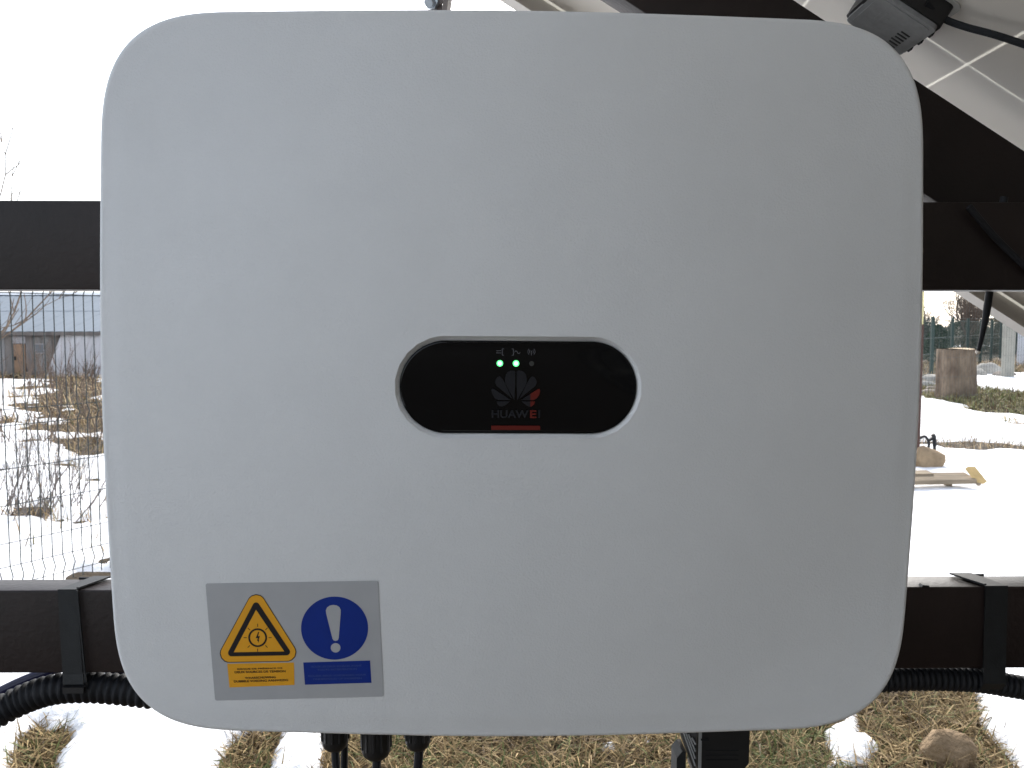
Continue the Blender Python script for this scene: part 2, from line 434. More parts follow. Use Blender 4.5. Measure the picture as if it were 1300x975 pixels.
blades('green_bank_grass', X2, Y2, (0.08, 0.26), 0.016, (8, 70), pal=np.array([(0.40, 0.32, 0.18), (0.32, 0.25, 0.13), (0.24, 0.18, 0.10), (0.14, 0.10, 0.06), (0.27, 0.265, 0.12), (0.20, 0.22, 0.09)]), pw=(0.10, 0.16, 0.14, 0.1, 0.30, 0.2))
tag(bpy.data.objects['green_bank_grass'], 'green brown grass bank round the foot of the tree stump', 'grass')
tag(bpy.data.objects['dry_meadow_grass'], 'far brown dead grass in patches across the snowy field', 'grass')
# thin stalks standing in the left field
X, Y = scatter(1100, -7.5, -1.9, 4.6, 14, lambda x, y: rng.random(x.shape) < np.where(snowfield(x, y) < 0.3, 0.9, 0.06))
blades('weed_stalks', X, Y, (0.2, 0.6), 0.0045, (50, 88), pw=(0.1, 0.3, 0.3, 0.3, 0, 0))
tag(bpy.data.objects['weed_stalks'], 'thin dead weed stalks standing in snow behind the wire fence', 'weeds')

# ------------------------------------------------------------------ the steelwork
YB = 0.70                                    # front of the two horizontal beams
def beam(name, label, zt, zb, y0, y1, x0=-1.35, x1=1.35):
    r = 0.0013; pr = rrect(y1 - y0, zt - zb, r, 4, (y0 + y1) / 2, (zt + zb) / 2)
    b = MB().prism([(x0, a, z) for a, z in pr], (x1 - x0, 0, 0))
    return tag(fix_normals(b.build(name, M['steel_brown'], None, True)), label, 'beam')
zt = (P(65, 253, YB).z + P(1230, 258, YB).z) / 2; zb = (P(65, 365, YB).z + P(1230, 371, YB).z) / 2
ub = beam('horizontal_beam', 'dark brown square steel beam running behind the upper half of the white inverter', zt, zb, YB, YB + 0.032)
UB = (zt, zb)
zt = (P(65, 748, YB).z + P(1230, 747, YB).z) / 2; zb = (P(65, 853, YB).z + P(1230, 850, YB).z) / 2
yb2 = YB
while px_at((-0.38, yb2, zt))[1] > 735.5: yb2 += 0.001
lb = beam('horizontal_beam', 'dark brown steel beam with two black straps behind the lower half of the inverter', zt, zb, YB, yb2)
LB = (zt, zb, YB, yb2)

# sloping plane of the solar panels: normal PN, slope direction PS
ALPHA = 31.8
PS = Vector((math.cos(R(ALPHA)), 0, -math.sin(R(ALPHA)))); PN = Vector((math.sin(R(ALPHA)), 0, math.cos(R(ALPHA)))); PY = Vector((0, 1, 0))
YR = 0.765
P0 = P(1150, 91, YR); P0.y = 0                # a point of the panels' underside
def PP(px, py, off=0.0):
    d = ray(px, py); t = ((P0 + PN * off - CAM).dot(PN)) / d.dot(PN); q = CAM + d * t
    return ((q - P0).dot(PS), q.y)
def S(s, y, n): return P0 + PS * s + PY * y + PN * n

def rafter():
    top = -0.001; hgt = 0.0795
    pr = rrect(0.032, hgt, 0.0013, 4, YR + 0.016, top - hgt / 2)
    b = MB().prism([S(-1.3, y, n) for y, n in pr], PS * 3.0)
    return tag(fix_normals(b.build('rafter', M['steel_brown'], None, True)), 'dark brown sloping steel rafter crossing behind the inverter under the solar panel', 'rafter')
rafter()

# the panel
s_c, y_c = PP(1227, 82, 0.030)
yfar = PP(1210, 370, 0)[1]
k_far = 3
pitch_y = (yfar - 0.016 - y_c) / k_far
CELL = pitch_y
PW = 0.016 * 2 + 6 * pitch_y; ynear = yfar - PW
s1 = s_c + CELL * 5 + 0.016; s0 = s1 - (CELL * 10 + 0.032)
pan = thing('solar_panel', S(s0, ynear, 0), 'solar panel seen from below with silver frame and grey junction box', 'solar panel')
def sbox(mb, a0, a1, y0, y1, n0, n1): return mb.obox(S(a0, y0, n0), PS * (a1 - a0), PY * (y1 - y0), PN * (n1 - n0))
FH, FL = 0.035, 0.034
def frame_bar(kind, a, b):
    m = MB()
    if kind == 'far':
        sbox(m, s0, s1, yfar - 0.002, yfar, 0, FH); sbox(m, s0, s1, yfar - FL, yfar - 0.002, 0, 0.0018)
        sbox(m, s0, s1, yfar - 0.011, yfar - 0.002, 0.026, 0.0285)
        sbox(m, s0 + FL, s1 - FL, yfar - 0.011, yfar - 0.0095, 0.0018, 0.026)
    elif kind == 'near':
        sbox(m, s0, s1, ynear, ynear + 0.002, 0, FH); sbox(m, s0, s1, ynear + 0.002, ynear + FL, 0, 0.0018)
        sbox(m, s0, s1, ynear + 0.002, ynear + 0.011, 0.026, 0.0285)
    elif kind == 'up':
        sbox(m, s0, s0 + 0.002, ynear + 0.0021, yfar - 0.0021, 0, FH); sbox(m, s0 + 0.002, s0 + FL, ynear + FL, yfar - FL, 0, 0.0018)
    else:
        sbox(m, s1 - 0.002, s1, ynear + 0.0021, yfar - 0.0021, 0, FH); sbox(m, s1 - FL, s1 - 0.002, ynear + FL, yfar - FL, 0, 0.0018)
    return m.build('frame_bar', M['alu'], pan)
for k in ('far', 'near', 'up', 'down'): frame_bar(k, 0, 0)
m = MB(); m.quad(S(s0 + 0.0021, ynear + 0.0021, 0.030), S(s0 + 0.0021, yfar - 0.0021, 0.030), S(s1 - 0.0021, yfar - 0.0021, 0.030), S(s1 - 0.0021, ynear + 0.0021, 0.030))
bs = m.build('backsheet', M['backsheet'], pan)
cell_me = None
for i in range(10):
    for j in range(6):
        a = s1 - 0.016 - CELL * (i + 1) + 0.0012; yy = yfar - 0.016 - pitch_y * (j + 1) + 0.0012
        if cell_me is None:
            mb = MB(); sbox(mb, 0, CELL - 0.0024, 0, pitch_y - 0.0024, 0.0006, 0.0014); o = mb.build('solar_cell', M['cell'], bs); cell_me = o.data
        else: o = link('solar_cell', cell_me, bs)
        o.location = PS * a + PY * yy + PN * 0.030

# junction box on the underside
def junction_box():
    j0, j1, ya, yb = -0.071, -0.0135, 0.696, 0.7612
    b = MB()
    pr = rrect(j1 - j0 + 0.004, yb - ya + 0.004, 0.005, 4, (j0 + j1) / 2, (ya + yb) / 2)
    b.prism([S(a, y, 0.0100) for a, y in pr], PN * 0.0198)
    jb = fix_normals(b.build('junction_box', M['black_plastic'], pan, True))
    b = MB(); pr = rrect(j1 - j0, yb - ya, 0.005, 4, (j0 + j1) / 2, (ya + yb) / 2)
    b.prism([S(a, y, 0.0062) for a, y in pr], PN * 0.0036)
    pr = rrect(j1 - j0 - 0.008, yb - ya - 0.008, 0.004, 4, (j0 + j1) / 2, (ya + yb) / 2)
    b.prism([S(a, y, 0.0054) for a, y in pr], PN * 0.0010)
    fix_normals(b.build('lid', M['jbox'], jb, True))
    b = MB()
    for k in range(6):
        y = yb - 0.010 - k * 0.0055
        sbox(b, j1 - 0.019 + 0.001 * (k % 2), j1 - 0.0095, y, y + 0.0018, 0.0049, 0.0056)
    b.build('rib', M['black_plastic'], jb)
    for k in range(3):
        b = MB(); sbox(b, j1 - 0.002, j1 + 0.0026, ya + 0.012 + 0.018 * k, ya + 0.018 + 0.018 * k, 0.0075, 0.0105); b.build('latch', M['black_plastic'], jb)
    b = MB(); sbox(b, j0 - 0.0026, j0 + 0.004, ya + 0.02, ya + 0.03, 0.0075, 0.0105); b.build('latch', M['black_plastic'], jb)
    b = MB()
    for k, (a, l) in enumerate([(-0.056, 0.014), (-0.052, 0.022), (-0.048, 0.010)]): sbox(b, a, a + 0.0014, 0.724 - l / 2, 0.724 + l / 2, 0.0051, 0.0056)
    b.build('moulded_mark', M['jbox'], jb)
    b = MB(); pr = rrect(j1 - j0 + 0.014, yb - ya + 0.014, 0.009, 6, (j0 + j1) / 2, (ya + yb) / 2)
    b.prism([S(a, y, 0.0285) for a, y in pr], PN * 0.0014)
    fix_normals(b.build('sealant_bead', M['sealant'], jb, True))
    # lead leaving the box towards the lower end of the panel
    e = PP(1196, 26, 0.016); pts = [S(j1 - 0.02, ya - 0.001, 0.018), S(e[0], e[1], 0.018)]
    for q in [(1225, 34), (1262, 44), (1302, 57), (1350, 73)]:
        e = PP(q[0], q[1], 0.018); pts.append(S(e[0], e[1], 0.018))
    e = PP(1430, 100, 0.018); pts.append(S(e[0], e[1], 0.020))
    path, _ = smoothpath(pts, 40)
    MB().tube(path, 0.0029, 10).build('lead', M['black_rubber'], jb, True)
junction_box()

# steel bracket with a bolt hanging from the rafter
def hanging_bracket():
    Yb = YR - 0.012
    t = thing('steel_bracket', P(560, -60, Yb), 'small taupe steel bracket with zinc bolt above the top edge of the inverter', 'bracket')
    b = MB()
    a0, a1 = P(540, 22, Yb), P(573, 22, Yb); top = P(556, -150, Yb).z; zb_ = P(556, 19, Yb).z
    b.prism([(a0.x, Yb, zb_ + 0.010), (a0.x + 0.006, Yb, zb_), (a1.x - 0.008, Yb, zb_), (a1.x - 0.008, Yb, top), (a0.x, Yb, top)], (0, 0.005, 0))
    b.prism([(a1.x - 0.0076, Yb - 0.014, zb_ - 0.004), (a1.x - 0.0036, Yb - 0.014, zb_ - 0.004), (a1.x + 0.014, Yb - 0.014, top), (a1.x + 0.008, Yb - 0.014, top)], (0, 0.03, 0))
    fix_normals(b.build('plate', M['bracket'], t))
    c = P(553, -4, Yb - 0.001); b = MB()
    b.tube([c, c + Vector((0, -0.004, 0))], 0.0085, 20); fix_normals(b.build('washer', M['bracket'], t, True))
    c = P(549, 4, Yb - 0.004); b = MB()
    b.tube([c, c + Vector((-0.001, -0.006, -0.001))], 0.0062, 6); fix_normals(b.build('nut', M['zinc'], t))
    b = MB(); b.tube([c + Vector((0, -0.004, 0)), c + Vector((-0.002, -0.016, -0.006))], 0.0036, 10); fix_normals(b.build('bolt', M['zinc'], t, True))
hanging_bracket()

# ------------------------------------------------------------------ the inverter
YF = 0.504                                     # nearest point of the gently domed front
DOME = 0.032
YS = YF + 0.93 * DOME + 0.0068
def outline(w, h, r, e, n_c=28, n_s=8):
    pts = []
    for sx, sz, a0 in ((1, 1, 0), (-1, 1, 1), (-1, -1, 2), (1, -1, 3)):
        c = []
        for k in range(n_c + 1):
            a = math.pi / 2 * k / n_c
            c.append((sx * (w - r + r * math.cos(a) ** (2 / e)), sz * (h - r + r * math.sin(a) ** (2 / e))))
        if sx * sz < 0: c.reverse()
        pts.append(c)
    out = []
    for k in range(4):
        out += pts[k]; a, b = pts[k][-1], pts[(k + 1) % 4][0]
        out += [(a[0] + (b[0] - a[0]) * j / (n_s + 1), a[1] + (b[1] - a[1]) * j / (n_s + 1)) for j in range(1, n_s + 1)]
    return out
L_, R_ = P(130.6, 470, YS), P(1166.6, 470, YS)
T_, B_ = P(650, 14.8, YS), P(650, 932.5, YS)
IC = Vector(((L_.x + R_.x) / 2, 0, (T_.z + B_.z) / 2)); IW = (R_.x - L_.x) / 2; IH = (T_.z - B_.z) / 2
inv = thing('inverter', (IC.x, YF + 0.135, IC.z), 'large white wall inverter with rounded corners, black display and warning label', 'inverter')
def dome(x, z):
    q = ((x - IC.x) / IW) ** 2 + ((z - IC.z) / IH) ** 2
    return DOME * q / (1 + (q / 1.4) ** 4) ** 0.25
def PSF(px, py, lift=0.0):
    y = YF + 0.01
    for _ in range(8):
        p = P(px, py, y); y = YF + dome(p.x, p.z) - lift
    return P(px, py, y)
d0, d1 = P(498.5, 490, YF), P(814.5, 490, YF); e0, e1 = P(653, 427, YF), P(653, 557, YF)
DC = ((d0.x + d1.x) / 2, (e0.z + e1.z) / 2); DW = (d1.x - d0.x) / 2; DH = (e0.z - e1.z) / 2
def stadium_hit(c, d, w, h):
    """distance from c along d to a stadium's edge"""
    lo, hi = 0, 1
    for _ in range(40):
        m = (lo + hi) / 2; x, z = d[0] * m, d[1] * m
        q = max(abs(x) - (w - h), 0)
        if math.hypot(q, z) < h: lo = m
        else: hi = m
    return lo
def inverter_body():
    o = outline(IW, IH, 0.0885, 3.0); n = len(o); v = []; f = []
    rings = []
    for ins, y in [(0.05, 0.153), (0.006, 0.151), (0.0, 0.141), (0.0, 0.008), (0.0001, 0.0050), (0.0004, 0.0034), (0.0010, 0.0020), (0.0018, 0.0010), (0.0028, 0.0004), (0.0040, 0.0001), (0.0055, 0.0)]:
        rings.append([(IC.x + x * (IW - ins) / IW, YF + y + (dome(IC.x + x, IC.z + z) if y < 0.1 else 0), IC.z + z * (IH - ins) / IH) for x, z in o])
    last = rings[-1]; hit = []
    for p in last:
        d = (p[0] - DC[0], p[2] - DC[1]); L = math.hypot(*d); d = (d[0] / L, d[1] / L); k = stadium_hit(DC, d, DW, DH); hit.append((DC[0] + d[0] * k, DC[1] + d[1] * k, d))
    for u in [k / 30 for k in range(1, 30)]: rings.append([(p[0] + (h[0] - p[0]) * u, YF + dome(p[0] + (h[0] - p[0]) * u, p[2] + (h[1] - p[2]) * u), p[2] + (h[1] - p[2]) * u) for p, h in zip(last, hit)])
    for s_, y in ((1.0, 0.0), (0.994, 0.0004), (0.0, 0.003), (0.0, 0.0045)):
        if s_ > 0: rings.append([(DC[0] + (h[0] - DC[0]) * s_, YF + y + dome(h[0], h[1]), DC[1] + (h[1] - DC[1]) * s_) for h in hit])
        else:
            r_ = []
            for h in hit:
                k = stadium_hit(DC, h[2], DW - 0.0026, DH - 0.0026); r_.append((DC[0] + h[2][0] * k, YF + y + dome(h[0], h[1]), DC[1] + h[2][1] * k))
            rings.append(r_)
    for r_ in rings: v += r_
    for k in range(len(rings) - 1):
        for j in range(n): f.append((k * n + j, k * n + (j + 1) % n, (k + 1) * n + (j + 1) % n, (k + 1) * n + j))
    f.append(tuple(range(n))); f.append(tuple((len(rings) - 1) * n + j for j in range(n)))
    b = MB(); b.v, b.f = v, f
    fix_normals(b.build('front_cover', M['cover'], inv, True, 28))
inverter_body()
# wall bracket tying the unit to the beams
for zc in ((UB[0] + UB[1]) / 2, (LB[0] + LB[1]) / 2):
    MB().box((IC.x - 0.2, YF + 0.1535, zc - 0.025), (IC.x + 0.2, YB - 0.0005, zc + 0.025)).build('mounting_bracket', M['shell'], inv)

# display
YD = YF + 0.0016
def stad(w, h, n=40):
    pts = []
    for k in range(n + 1): a = -math.pi / 2 + math.pi * k / n; pts.append((w - h + h * math.cos(a), h * math.sin(a)))
    for k in range(n + 1): a = math.pi / 2 + math.pi * k / n; pts.append((-(w - h) + h * math.cos(a), h * math.sin(a)))
    return pts
def display():
    gw, gh = DW - 0.0029, DH - 0.0029; v = []; f = []; n = 0
    for ins, y in ((0, 0.0028), (0, 0.0006), (0.0004, 0.0001), (0.0012, 0.0)):
        r_ = [(DC[0] + x * (gw - ins) / gw, YD + y + dome(DC[0] + x, DC[1] + z), DC[1] + z * (gh - ins) / gh) for x, z in stad(gw, gh)]; n = len(r_); v += r_
    for k in range(3):
        for j in range(n): f.append((k * n + j, k * n + (j + 1) % n, (k + 1) * n + (j + 1) % n, (k + 1) * n + j))
    for q in range(0, n // 2 - 1): f.append((3 * n + q, 3 * n + q + 1, 3 * n + n - 2 - q, 3 * n + n - 1 - q))
    b = MB(); b.v, b.f = v, f
    return fix_normals(b.build('display_panel', M['glass_black'], inv, True, 50))
disp = display()
YL = YD - 0.00002
def dp(px, py, y=YL): return P(px, py, y)
def flat(name, m, parent, polys, th=0.0002, y=YL):
    b = MB()
    for p in polys: b.prism([dp(a, c, y) for a, c in p], (0, th, 0))
    return fix_normals(b.build(name, m, parent))
def circ(cx, cy, r, n=20): return [(cx + r * math.cos(2 * math.pi * k / n), cy + r * math.sin(2 * math.pi * k / n)) for k in range(n)]
def stroke(p, q, w):
    dx, dy = q[0] - p[0], q[1] - p[1]; L = math.hypot(dx, dy); nx, ny = -dy / L * w / 2, dx / L * w / 2
    return [(p[0] + nx, p[1] + ny), (q[0] + nx, q[1] + ny), (q[0] - nx, q[1] - ny), (p[0] - nx, p[1] - ny)]
def arc(cx, cy, r, a0, a1, w, n=8):
    out = []
    for k in range(n):
        t0, t1 = R(a0 + (a1 - a0) * k / n), R(a0 + (a1 - a0) * (k + 1) / n)
        out.append([(cx + (r - w / 2) * math.cos(t0), cy + (r - w / 2) * math.sin(t0)), (cx + (r + w / 2) * math.cos(t0), cy + (r + w / 2) * math.sin(t0)),
                    (cx + (r + w / 2) * math.cos(t1), cy + (r + w / 2) * math.sin(t1)), (cx + (r - w / 2) * math.cos(t1), cy + (r - w / 2) * math.sin(t1))])
    return out
for x, m_ in ((632.8, 'led_on'), (653.3, 'led_on'), (673.2, None)):
    if m_:
        o = flat('led', M[m_], disp, [circ(x, 461.4, 4.0)])
        flat('led', M['led_core'], disp, [circ(x, 461.4, 2.6)], y=YL - 0.00015)
    else: flat('led', mat('led_off', (0.03, 0.032, 0.03), 0.3), disp, [circ(x, 461.4, 3.2)])
flat('status_icon', M['print_icon'], disp, [stroke((628, 445.3), (634.5, 445.3), 1), stroke((628, 448.2), (634.5, 448.2), 1), stroke((635.8, 443), (635.8, 451), 1), stroke((635.8, 443), (638, 443), 1), stroke((635.8, 451), (638, 451), 1)])
flat('status_icon', M['print_icon'], disp, [stroke((650, 443), (650, 451), 1), stroke((647.8, 443), (650, 443), 1), stroke((647.8, 451), (650, 451), 1)] + arc(653.3, 447.5, 1.8, 180, 360, 0.9) + arc(656.6, 446.8, 1.8, 0, 180, 0.9))
flat('status_icon', M['print_icon'], disp, [stroke((672.8, 446), (672.8, 451), 1), circ(672.8, 446, 1, 8)] + arc(672.8, 446.4, 2.6, 130, 230, 0.8) + arc(672.8, 446.4, 2.6, -50, 50, 0.8) + arc(672.8, 446.4, 4.6, 130, 230, 0.8) + arc(672.8, 446.4, 4.6, -50, 50, 0.8))
def zz(p): return (600 + p[0] / 7.5, 430 + p[1] / 7.5)
PET = [[(386, 585), (300, 430), (296, 385), (303, 345), (322, 318), (352, 303), (385, 305), (393, 320), (393, 440)],
       [(366, 572), (290, 510), (215, 450), (201, 418), (206, 390), (222, 368), (242, 358), (258, 366), (285, 405)],
       [(352, 584), (232, 584), (200, 566), (178, 535), (169, 505), (170, 486), (178, 475), (195, 482), (270, 530)],
       [(345, 597), (216, 597), (226, 625), (247, 643), (272, 646), (298, 636)]]
for pt in PET:
    flat('emblem_petal', M['print_grey'], disp, [[zz(p) for p in pt]])
    mr = [(800 - x, y) for x, y in pt]
    if pt in PET[:2]: flat('emblem_petal', M['print_grey'], disp, [[zz(p) for p in mr]])
# red reflection painted into the right ends of the two lower petals
def clipx(poly, x, keep_right):
    out = []; n = len(poly)
    for i in range(n):
        a, c = poly[i], poly[(i + 1) % n]; ia = (a[0] >= x) == keep_right; ic = (c[0] >= x) == keep_right
        if ia: out.append(a)
        if ia != ic:
            t = (x - a[0]) / (c[0] - a[0]); out.append((x, a[1] + (c[1] - a[1]) * t))
    return out
for pt in PET[2:]:
    mr = [(800 - x, y) for x, y in pt]
    flat('emblem_petal', M['print_grey'], disp, [[zz(p) for p in clipx(mr, 540, False)]])
    flat('emblem_petal', M['print_reflect_red'], disp, [[zz(p) for p in clipx(mr, 540, True)]])
XD = (1, 0, 0)
k_px = dp(601, 500).x - dp(600, 500).x
base = dp(646.3, 530.3)
text_mesh('HUAW', 'lettering', M['print_grey'], disp, (base.x, YL, base.z), XD, 47.0 * k_px, 10.2 * k_px, 0.028)
base = dp(675.6, 530.3); text_mesh('E', 'lettering', M['print_reflect_red'], disp, (base.x, YL, base.z), XD, 8.2 * k_px, 10.2 * k_px, 0.03)
base = dp(683.2, 530.3); text_mesh('I', 'lettering', M['print_grey'], disp, (base.x, YL, base.z), XD, 2.4 * k_px, 10.2 * k_px)
flat('colour_bar', M['print_reflect_red'], disp, [[(622.5, 540.5), (684.5, 540.3), (684.5, 545.8), (622.5, 546)]])

# warning label
ROLL = 0.38                                   # the unit hangs a touch off level
def lb_(zx, zy):
    dx, dy = 250 + zx / 5.2 - 649, 725 + zy / 5.2 - 472; a = R(ROLL)
    return (649 + dx * math.cos(a) + dy * math.sin(a), 472 - dx * math.sin(a) + dy * math.cos(a))
lab = None
def lflat(name, m, polys, lvl, parent=None):
    """a printed patch, draped over the domed front"""
    bm = bmesh.new()
    for p in polys:
        f = bm.faces.new([bm.verts.new((q[0], q[1], 0)) for q in p])
    bmesh.ops.triangulate(bm, faces=bm.faces[:])
    for _ in range(6):
        e = [e for e in bm.edges if e.calc_length() > 45]
        if not e: break
        bmesh.ops.subdivide_edges(bm, edges=e, cuts=1); bmesh.ops.triangulate(bm, faces=bm.faces[:])
    for v in bm.verts: v.co = PSF(*lb_(v.co.x, v.co.y), 0.00025 + 0.00012 * lvl)
    bmesh.ops.recalc_face_normals(bm, faces=bm.faces[:])
    for f in bm.faces:
        if f.normal.y > 0: f.normal_flip()
        f.smooth = True
    me = bpy.data.meshes.new(name); bm.to_mesh(me); bm.free(); me.materials.append(m); return link(name, me, parent)
def roundpoly(pts, r, n=6):
    out = []; N = len(pts)
    for i in range(N):
        p = Vector(pts[i]); a = (Vector(pts[i - 1]) - p); c = (Vector(pts[(i + 1) % N]) - p)
        la, lc = a.length, c.length; a.normalize(); c.normalize(); ang = a.angle(c); t = min(r / math.tan(ang / 2), la / 2, lc / 2); r_ = t * math.tan(ang / 2)
        bis = (a + c).normalized(); ctr = p + bis * (r_ / math.sin(ang / 2)); s0_, s1_ = p + a * t - ctr, p + c * t - ctr
        for k in range(n + 1):
            u = k / n; d = s0_.lerp(s1_, u); d = d.normalized() * r_; out.append(tuple(ctr + d))
    return out
lab = lflat('warning_label', M['label_grey'], [roundpoly([(54, 78), (1189, 62), (1228, 826), (118, 850)], 14)], 0, inv)
tri = [(384, 118), (716, 592), (98, 602)]
def ring(outer, inner):
    n = len(outer); return [[outer[i], outer[(i + 1) % n], inner[(i + 1) % n], inner[i]] for i in range(n)]
lflat('warning_triangle', M['label_black'], [roundpoly([(384, 90), (700, 592), (106, 602)], 60)], 1, lab)
lflat('warning_triangle', M['label_yellow'], [roundpoly([(384, 99), (692, 588), (115, 597)], 57)], 2, lab)
lflat('triangle_ring', M['label_black'], [roundpoly([(384, 182), (629, 552), (188, 559)], 22)], 3, lab)
lflat('triangle_ring', M['label_yellow'], [[(386, 252), (572, 527), (240, 532)]], 4, lab)
cx, cy = 397, 436
lflat('sun_symbol', M['label_black'], arc(cx, cy, 56, 0, 360, 12, 28) + [stroke((cx + 72 * math.cos(R(a)), cy + 72 * math.sin(R(a))), (cx + 92 * math.cos(R(a)), cy + 92 * math.sin(R(a))), 4.5) for a in range(0, 360, 45)], 5, lab)
lflat('lightning_symbol', M['label_black'], [[(401, 398), (384, 440), (398, 438), (393, 456), (402, 456), (412, 424), (398, 427), (408, 398)], [(396, 452), (407, 452), (402, 470)]], 5, lab)
lflat('yellow_text_panel', M['label_yellow'], [[(197, 607), (636, 600), (640, 748), (212, 764)]], 1, lab)
lflat('mandatory_disc', M['label_blue'], [[(903 + 221 * math.cos(2 * math.pi * k / 64), 374 + 208 * math.sin(2 * math.pi * k / 64)) for k in range(64)]], 1, lab)
lflat('exclamation_mark', M['label_grey'], [[(848, 280), (845, 258), (853, 238), (872, 225), (893, 221), (916, 224), (934, 235), (943, 254), (943, 278), (930, 440), (925, 453), (910, 459), (896, 455), (889, 443)]], 2, lab)
lflat('exclamation_mark', M['label_grey'], [[(910 + 32 * math.cos(2 * math.pi * k / 24), 504 + 31 * math.sin(2 * math.pi * k / 24)) for k in range(24)]], 2, lab)
lflat('blue_text_panel', M['label_blue'], [[(697, 600), (1137, 588), (1146, 735), (708, 747)]], 1, lab)
def ltext(body, x0, x1, y0, y1, h, m, lvl):
    lift = 0.00025 + 0.00012 * lvl; a, c = PSF(*lb_(x0, y0), lift), PSF(*lb_(x1, y1), lift); mid = (a + c) / 2
    kk = (PSF(*lb_(100, 100)).z - PSF(*lb_(100, 100 + h)).z)
    o = text_mesh(body, 'lettering', m, lab, mid, (c.x - a.x, 0, c.z - a.z), (c - a).length, kk, 0.022)
    for v in o.data.vertices: v.co.y = YF + dome(v.co.x, v.co.z) - lift
ltext('RISQUE DE PR\u00c9SENCE DE', 265, 560, 648, 641, 15, M['label_black'], 3)
ltext('DEUX SOURCES DE TENSION', 248, 580, 670, 664, 15, M['label_black'], 3)
ltext('WAARSCHUWING', 315, 516, 708, 703, 15, M['label_black'], 3)
ltext('DUBBELE VOEDING AANWEZIG', 243, 597, 731, 722, 15, M['label_black'], 3)
ltext('ISOLER LES DEUX SOURCES AVANT', 750, 1082, 634, 627, 13, M['label_paleblue'], 3)
ltext('TOUTE INTERVENTION', 792, 1050, 655, 649, 13, M['label_paleblue'], 3)
ltext('ISOLEER BEIDE VOEDINGEN VOOR', 732, 1112, 695, 687, 13, M['label_paleblue'], 3)
ltext('ONDERHOUD OF INGREPEN', 762, 1082, 716, 710, 13, M['label_paleblue'], 3)

# glands under the unit, each with its cable
YG = YF + 0.114
def lathe(mb, c, prof, n=28):
    i = len(mb.v)
    for r_, z in prof:
        for j in range(n): a = 2 * math.pi * j / n; mb.v.append((c[0] + r_ * math.cos(a), c[1] + r_ * math.sin(a), c[2] + z))
    for k in range(len(prof) - 1):
        for j in range(n): mb.f.append((i + k * n + j, i + k * n + (j + 1) % n, i + (k + 1) * n + (j + 1) % n, i + (k + 1) * n + j))
    mb.f.append(tuple(i + j for j in range(n))); mb.f.append(tuple(i + (len(prof) - 1) * n + j for j in range(n)))
zbot = B_.z
for (xa, xb, yb_, name, lbl) in ((408, 442, 952, 'gland', 0), (458.5, 495.5, 963, 'gland', 1), (514, 546, 952, 'gland', 2)):
    a, c = P(xa, 940, YG), P(xb, 940, YG); r_ = (c.x - a.x) / 2; cz = P(470, yb_, YG).z
    b = MB(); ctr = ((a.x + c.x) / 2, YG, cz)
    lathe(b, ctr, [(r_ * 0.30, 0.0), (r_ * 0.62, 0.0006), (r_ * 0.86, 0.0028), (r_ * 0.98, 0.006), (r_, 0.010), (r_, zbot + 0.03 - cz)])
    for k in range(12):
        an = 2 * math.pi * k / 12
        b.tube([(ctr[0] + r_ * 0.985 * math.cos(an), YG + r_ * 0.985 * math.sin(an), cz + 0.009), (ctr[0] + r_ * 0.985 * math.cos(an), YG + r_ * 0.985 * math.sin(an), zbot + 0.03)], 0.0011, 6)
    fix_normals(b.build('gland', M['black_plastic'], inv, True)).location.x = 0.0021
def drop(name, label, pts, r_, m='black_rubber', n=30):
    path, _ = smoothpath(pts, n); return tag(fix_normals(MB().tube(path, r_, 10).build(name, M[m], None, True)), label, 'cable')
def down(x0, x1, y_s, r_px, label, Y=YG):
    a = P(x0, y_s, Y); c = P(x1, 985, Y); rr = r_px / 2 * (P(401, 960, Y).x - P(400, 960, Y).x)
    pts = [a, c, c + Vector((c.x - a.x, 0.0, -0.10)) * 0.9, c + Vector(((c.x - a.x) * 2, 0.08, -0.28)), c + Vector((0.1, 0.22, -0.55)), c + Vector((0.25, 0.35, -0.93))]
    return drop('cable', label, pts, rr)
down(425, 428.5, 946, 10.5, 'black cable dropping from the leftmost gland under the inverter')
down(437.5, 436.8, 938, 9, 'thin straight black cable close beside the leftmost gland', YG + 0.012)
down(479, 476.5, 957, 11, 'black cable dropping from the widest, middle gland under the inverter')
down(532.5, 529, 946, 11.5, 'black cable dropping from the rightmost of the three glands')

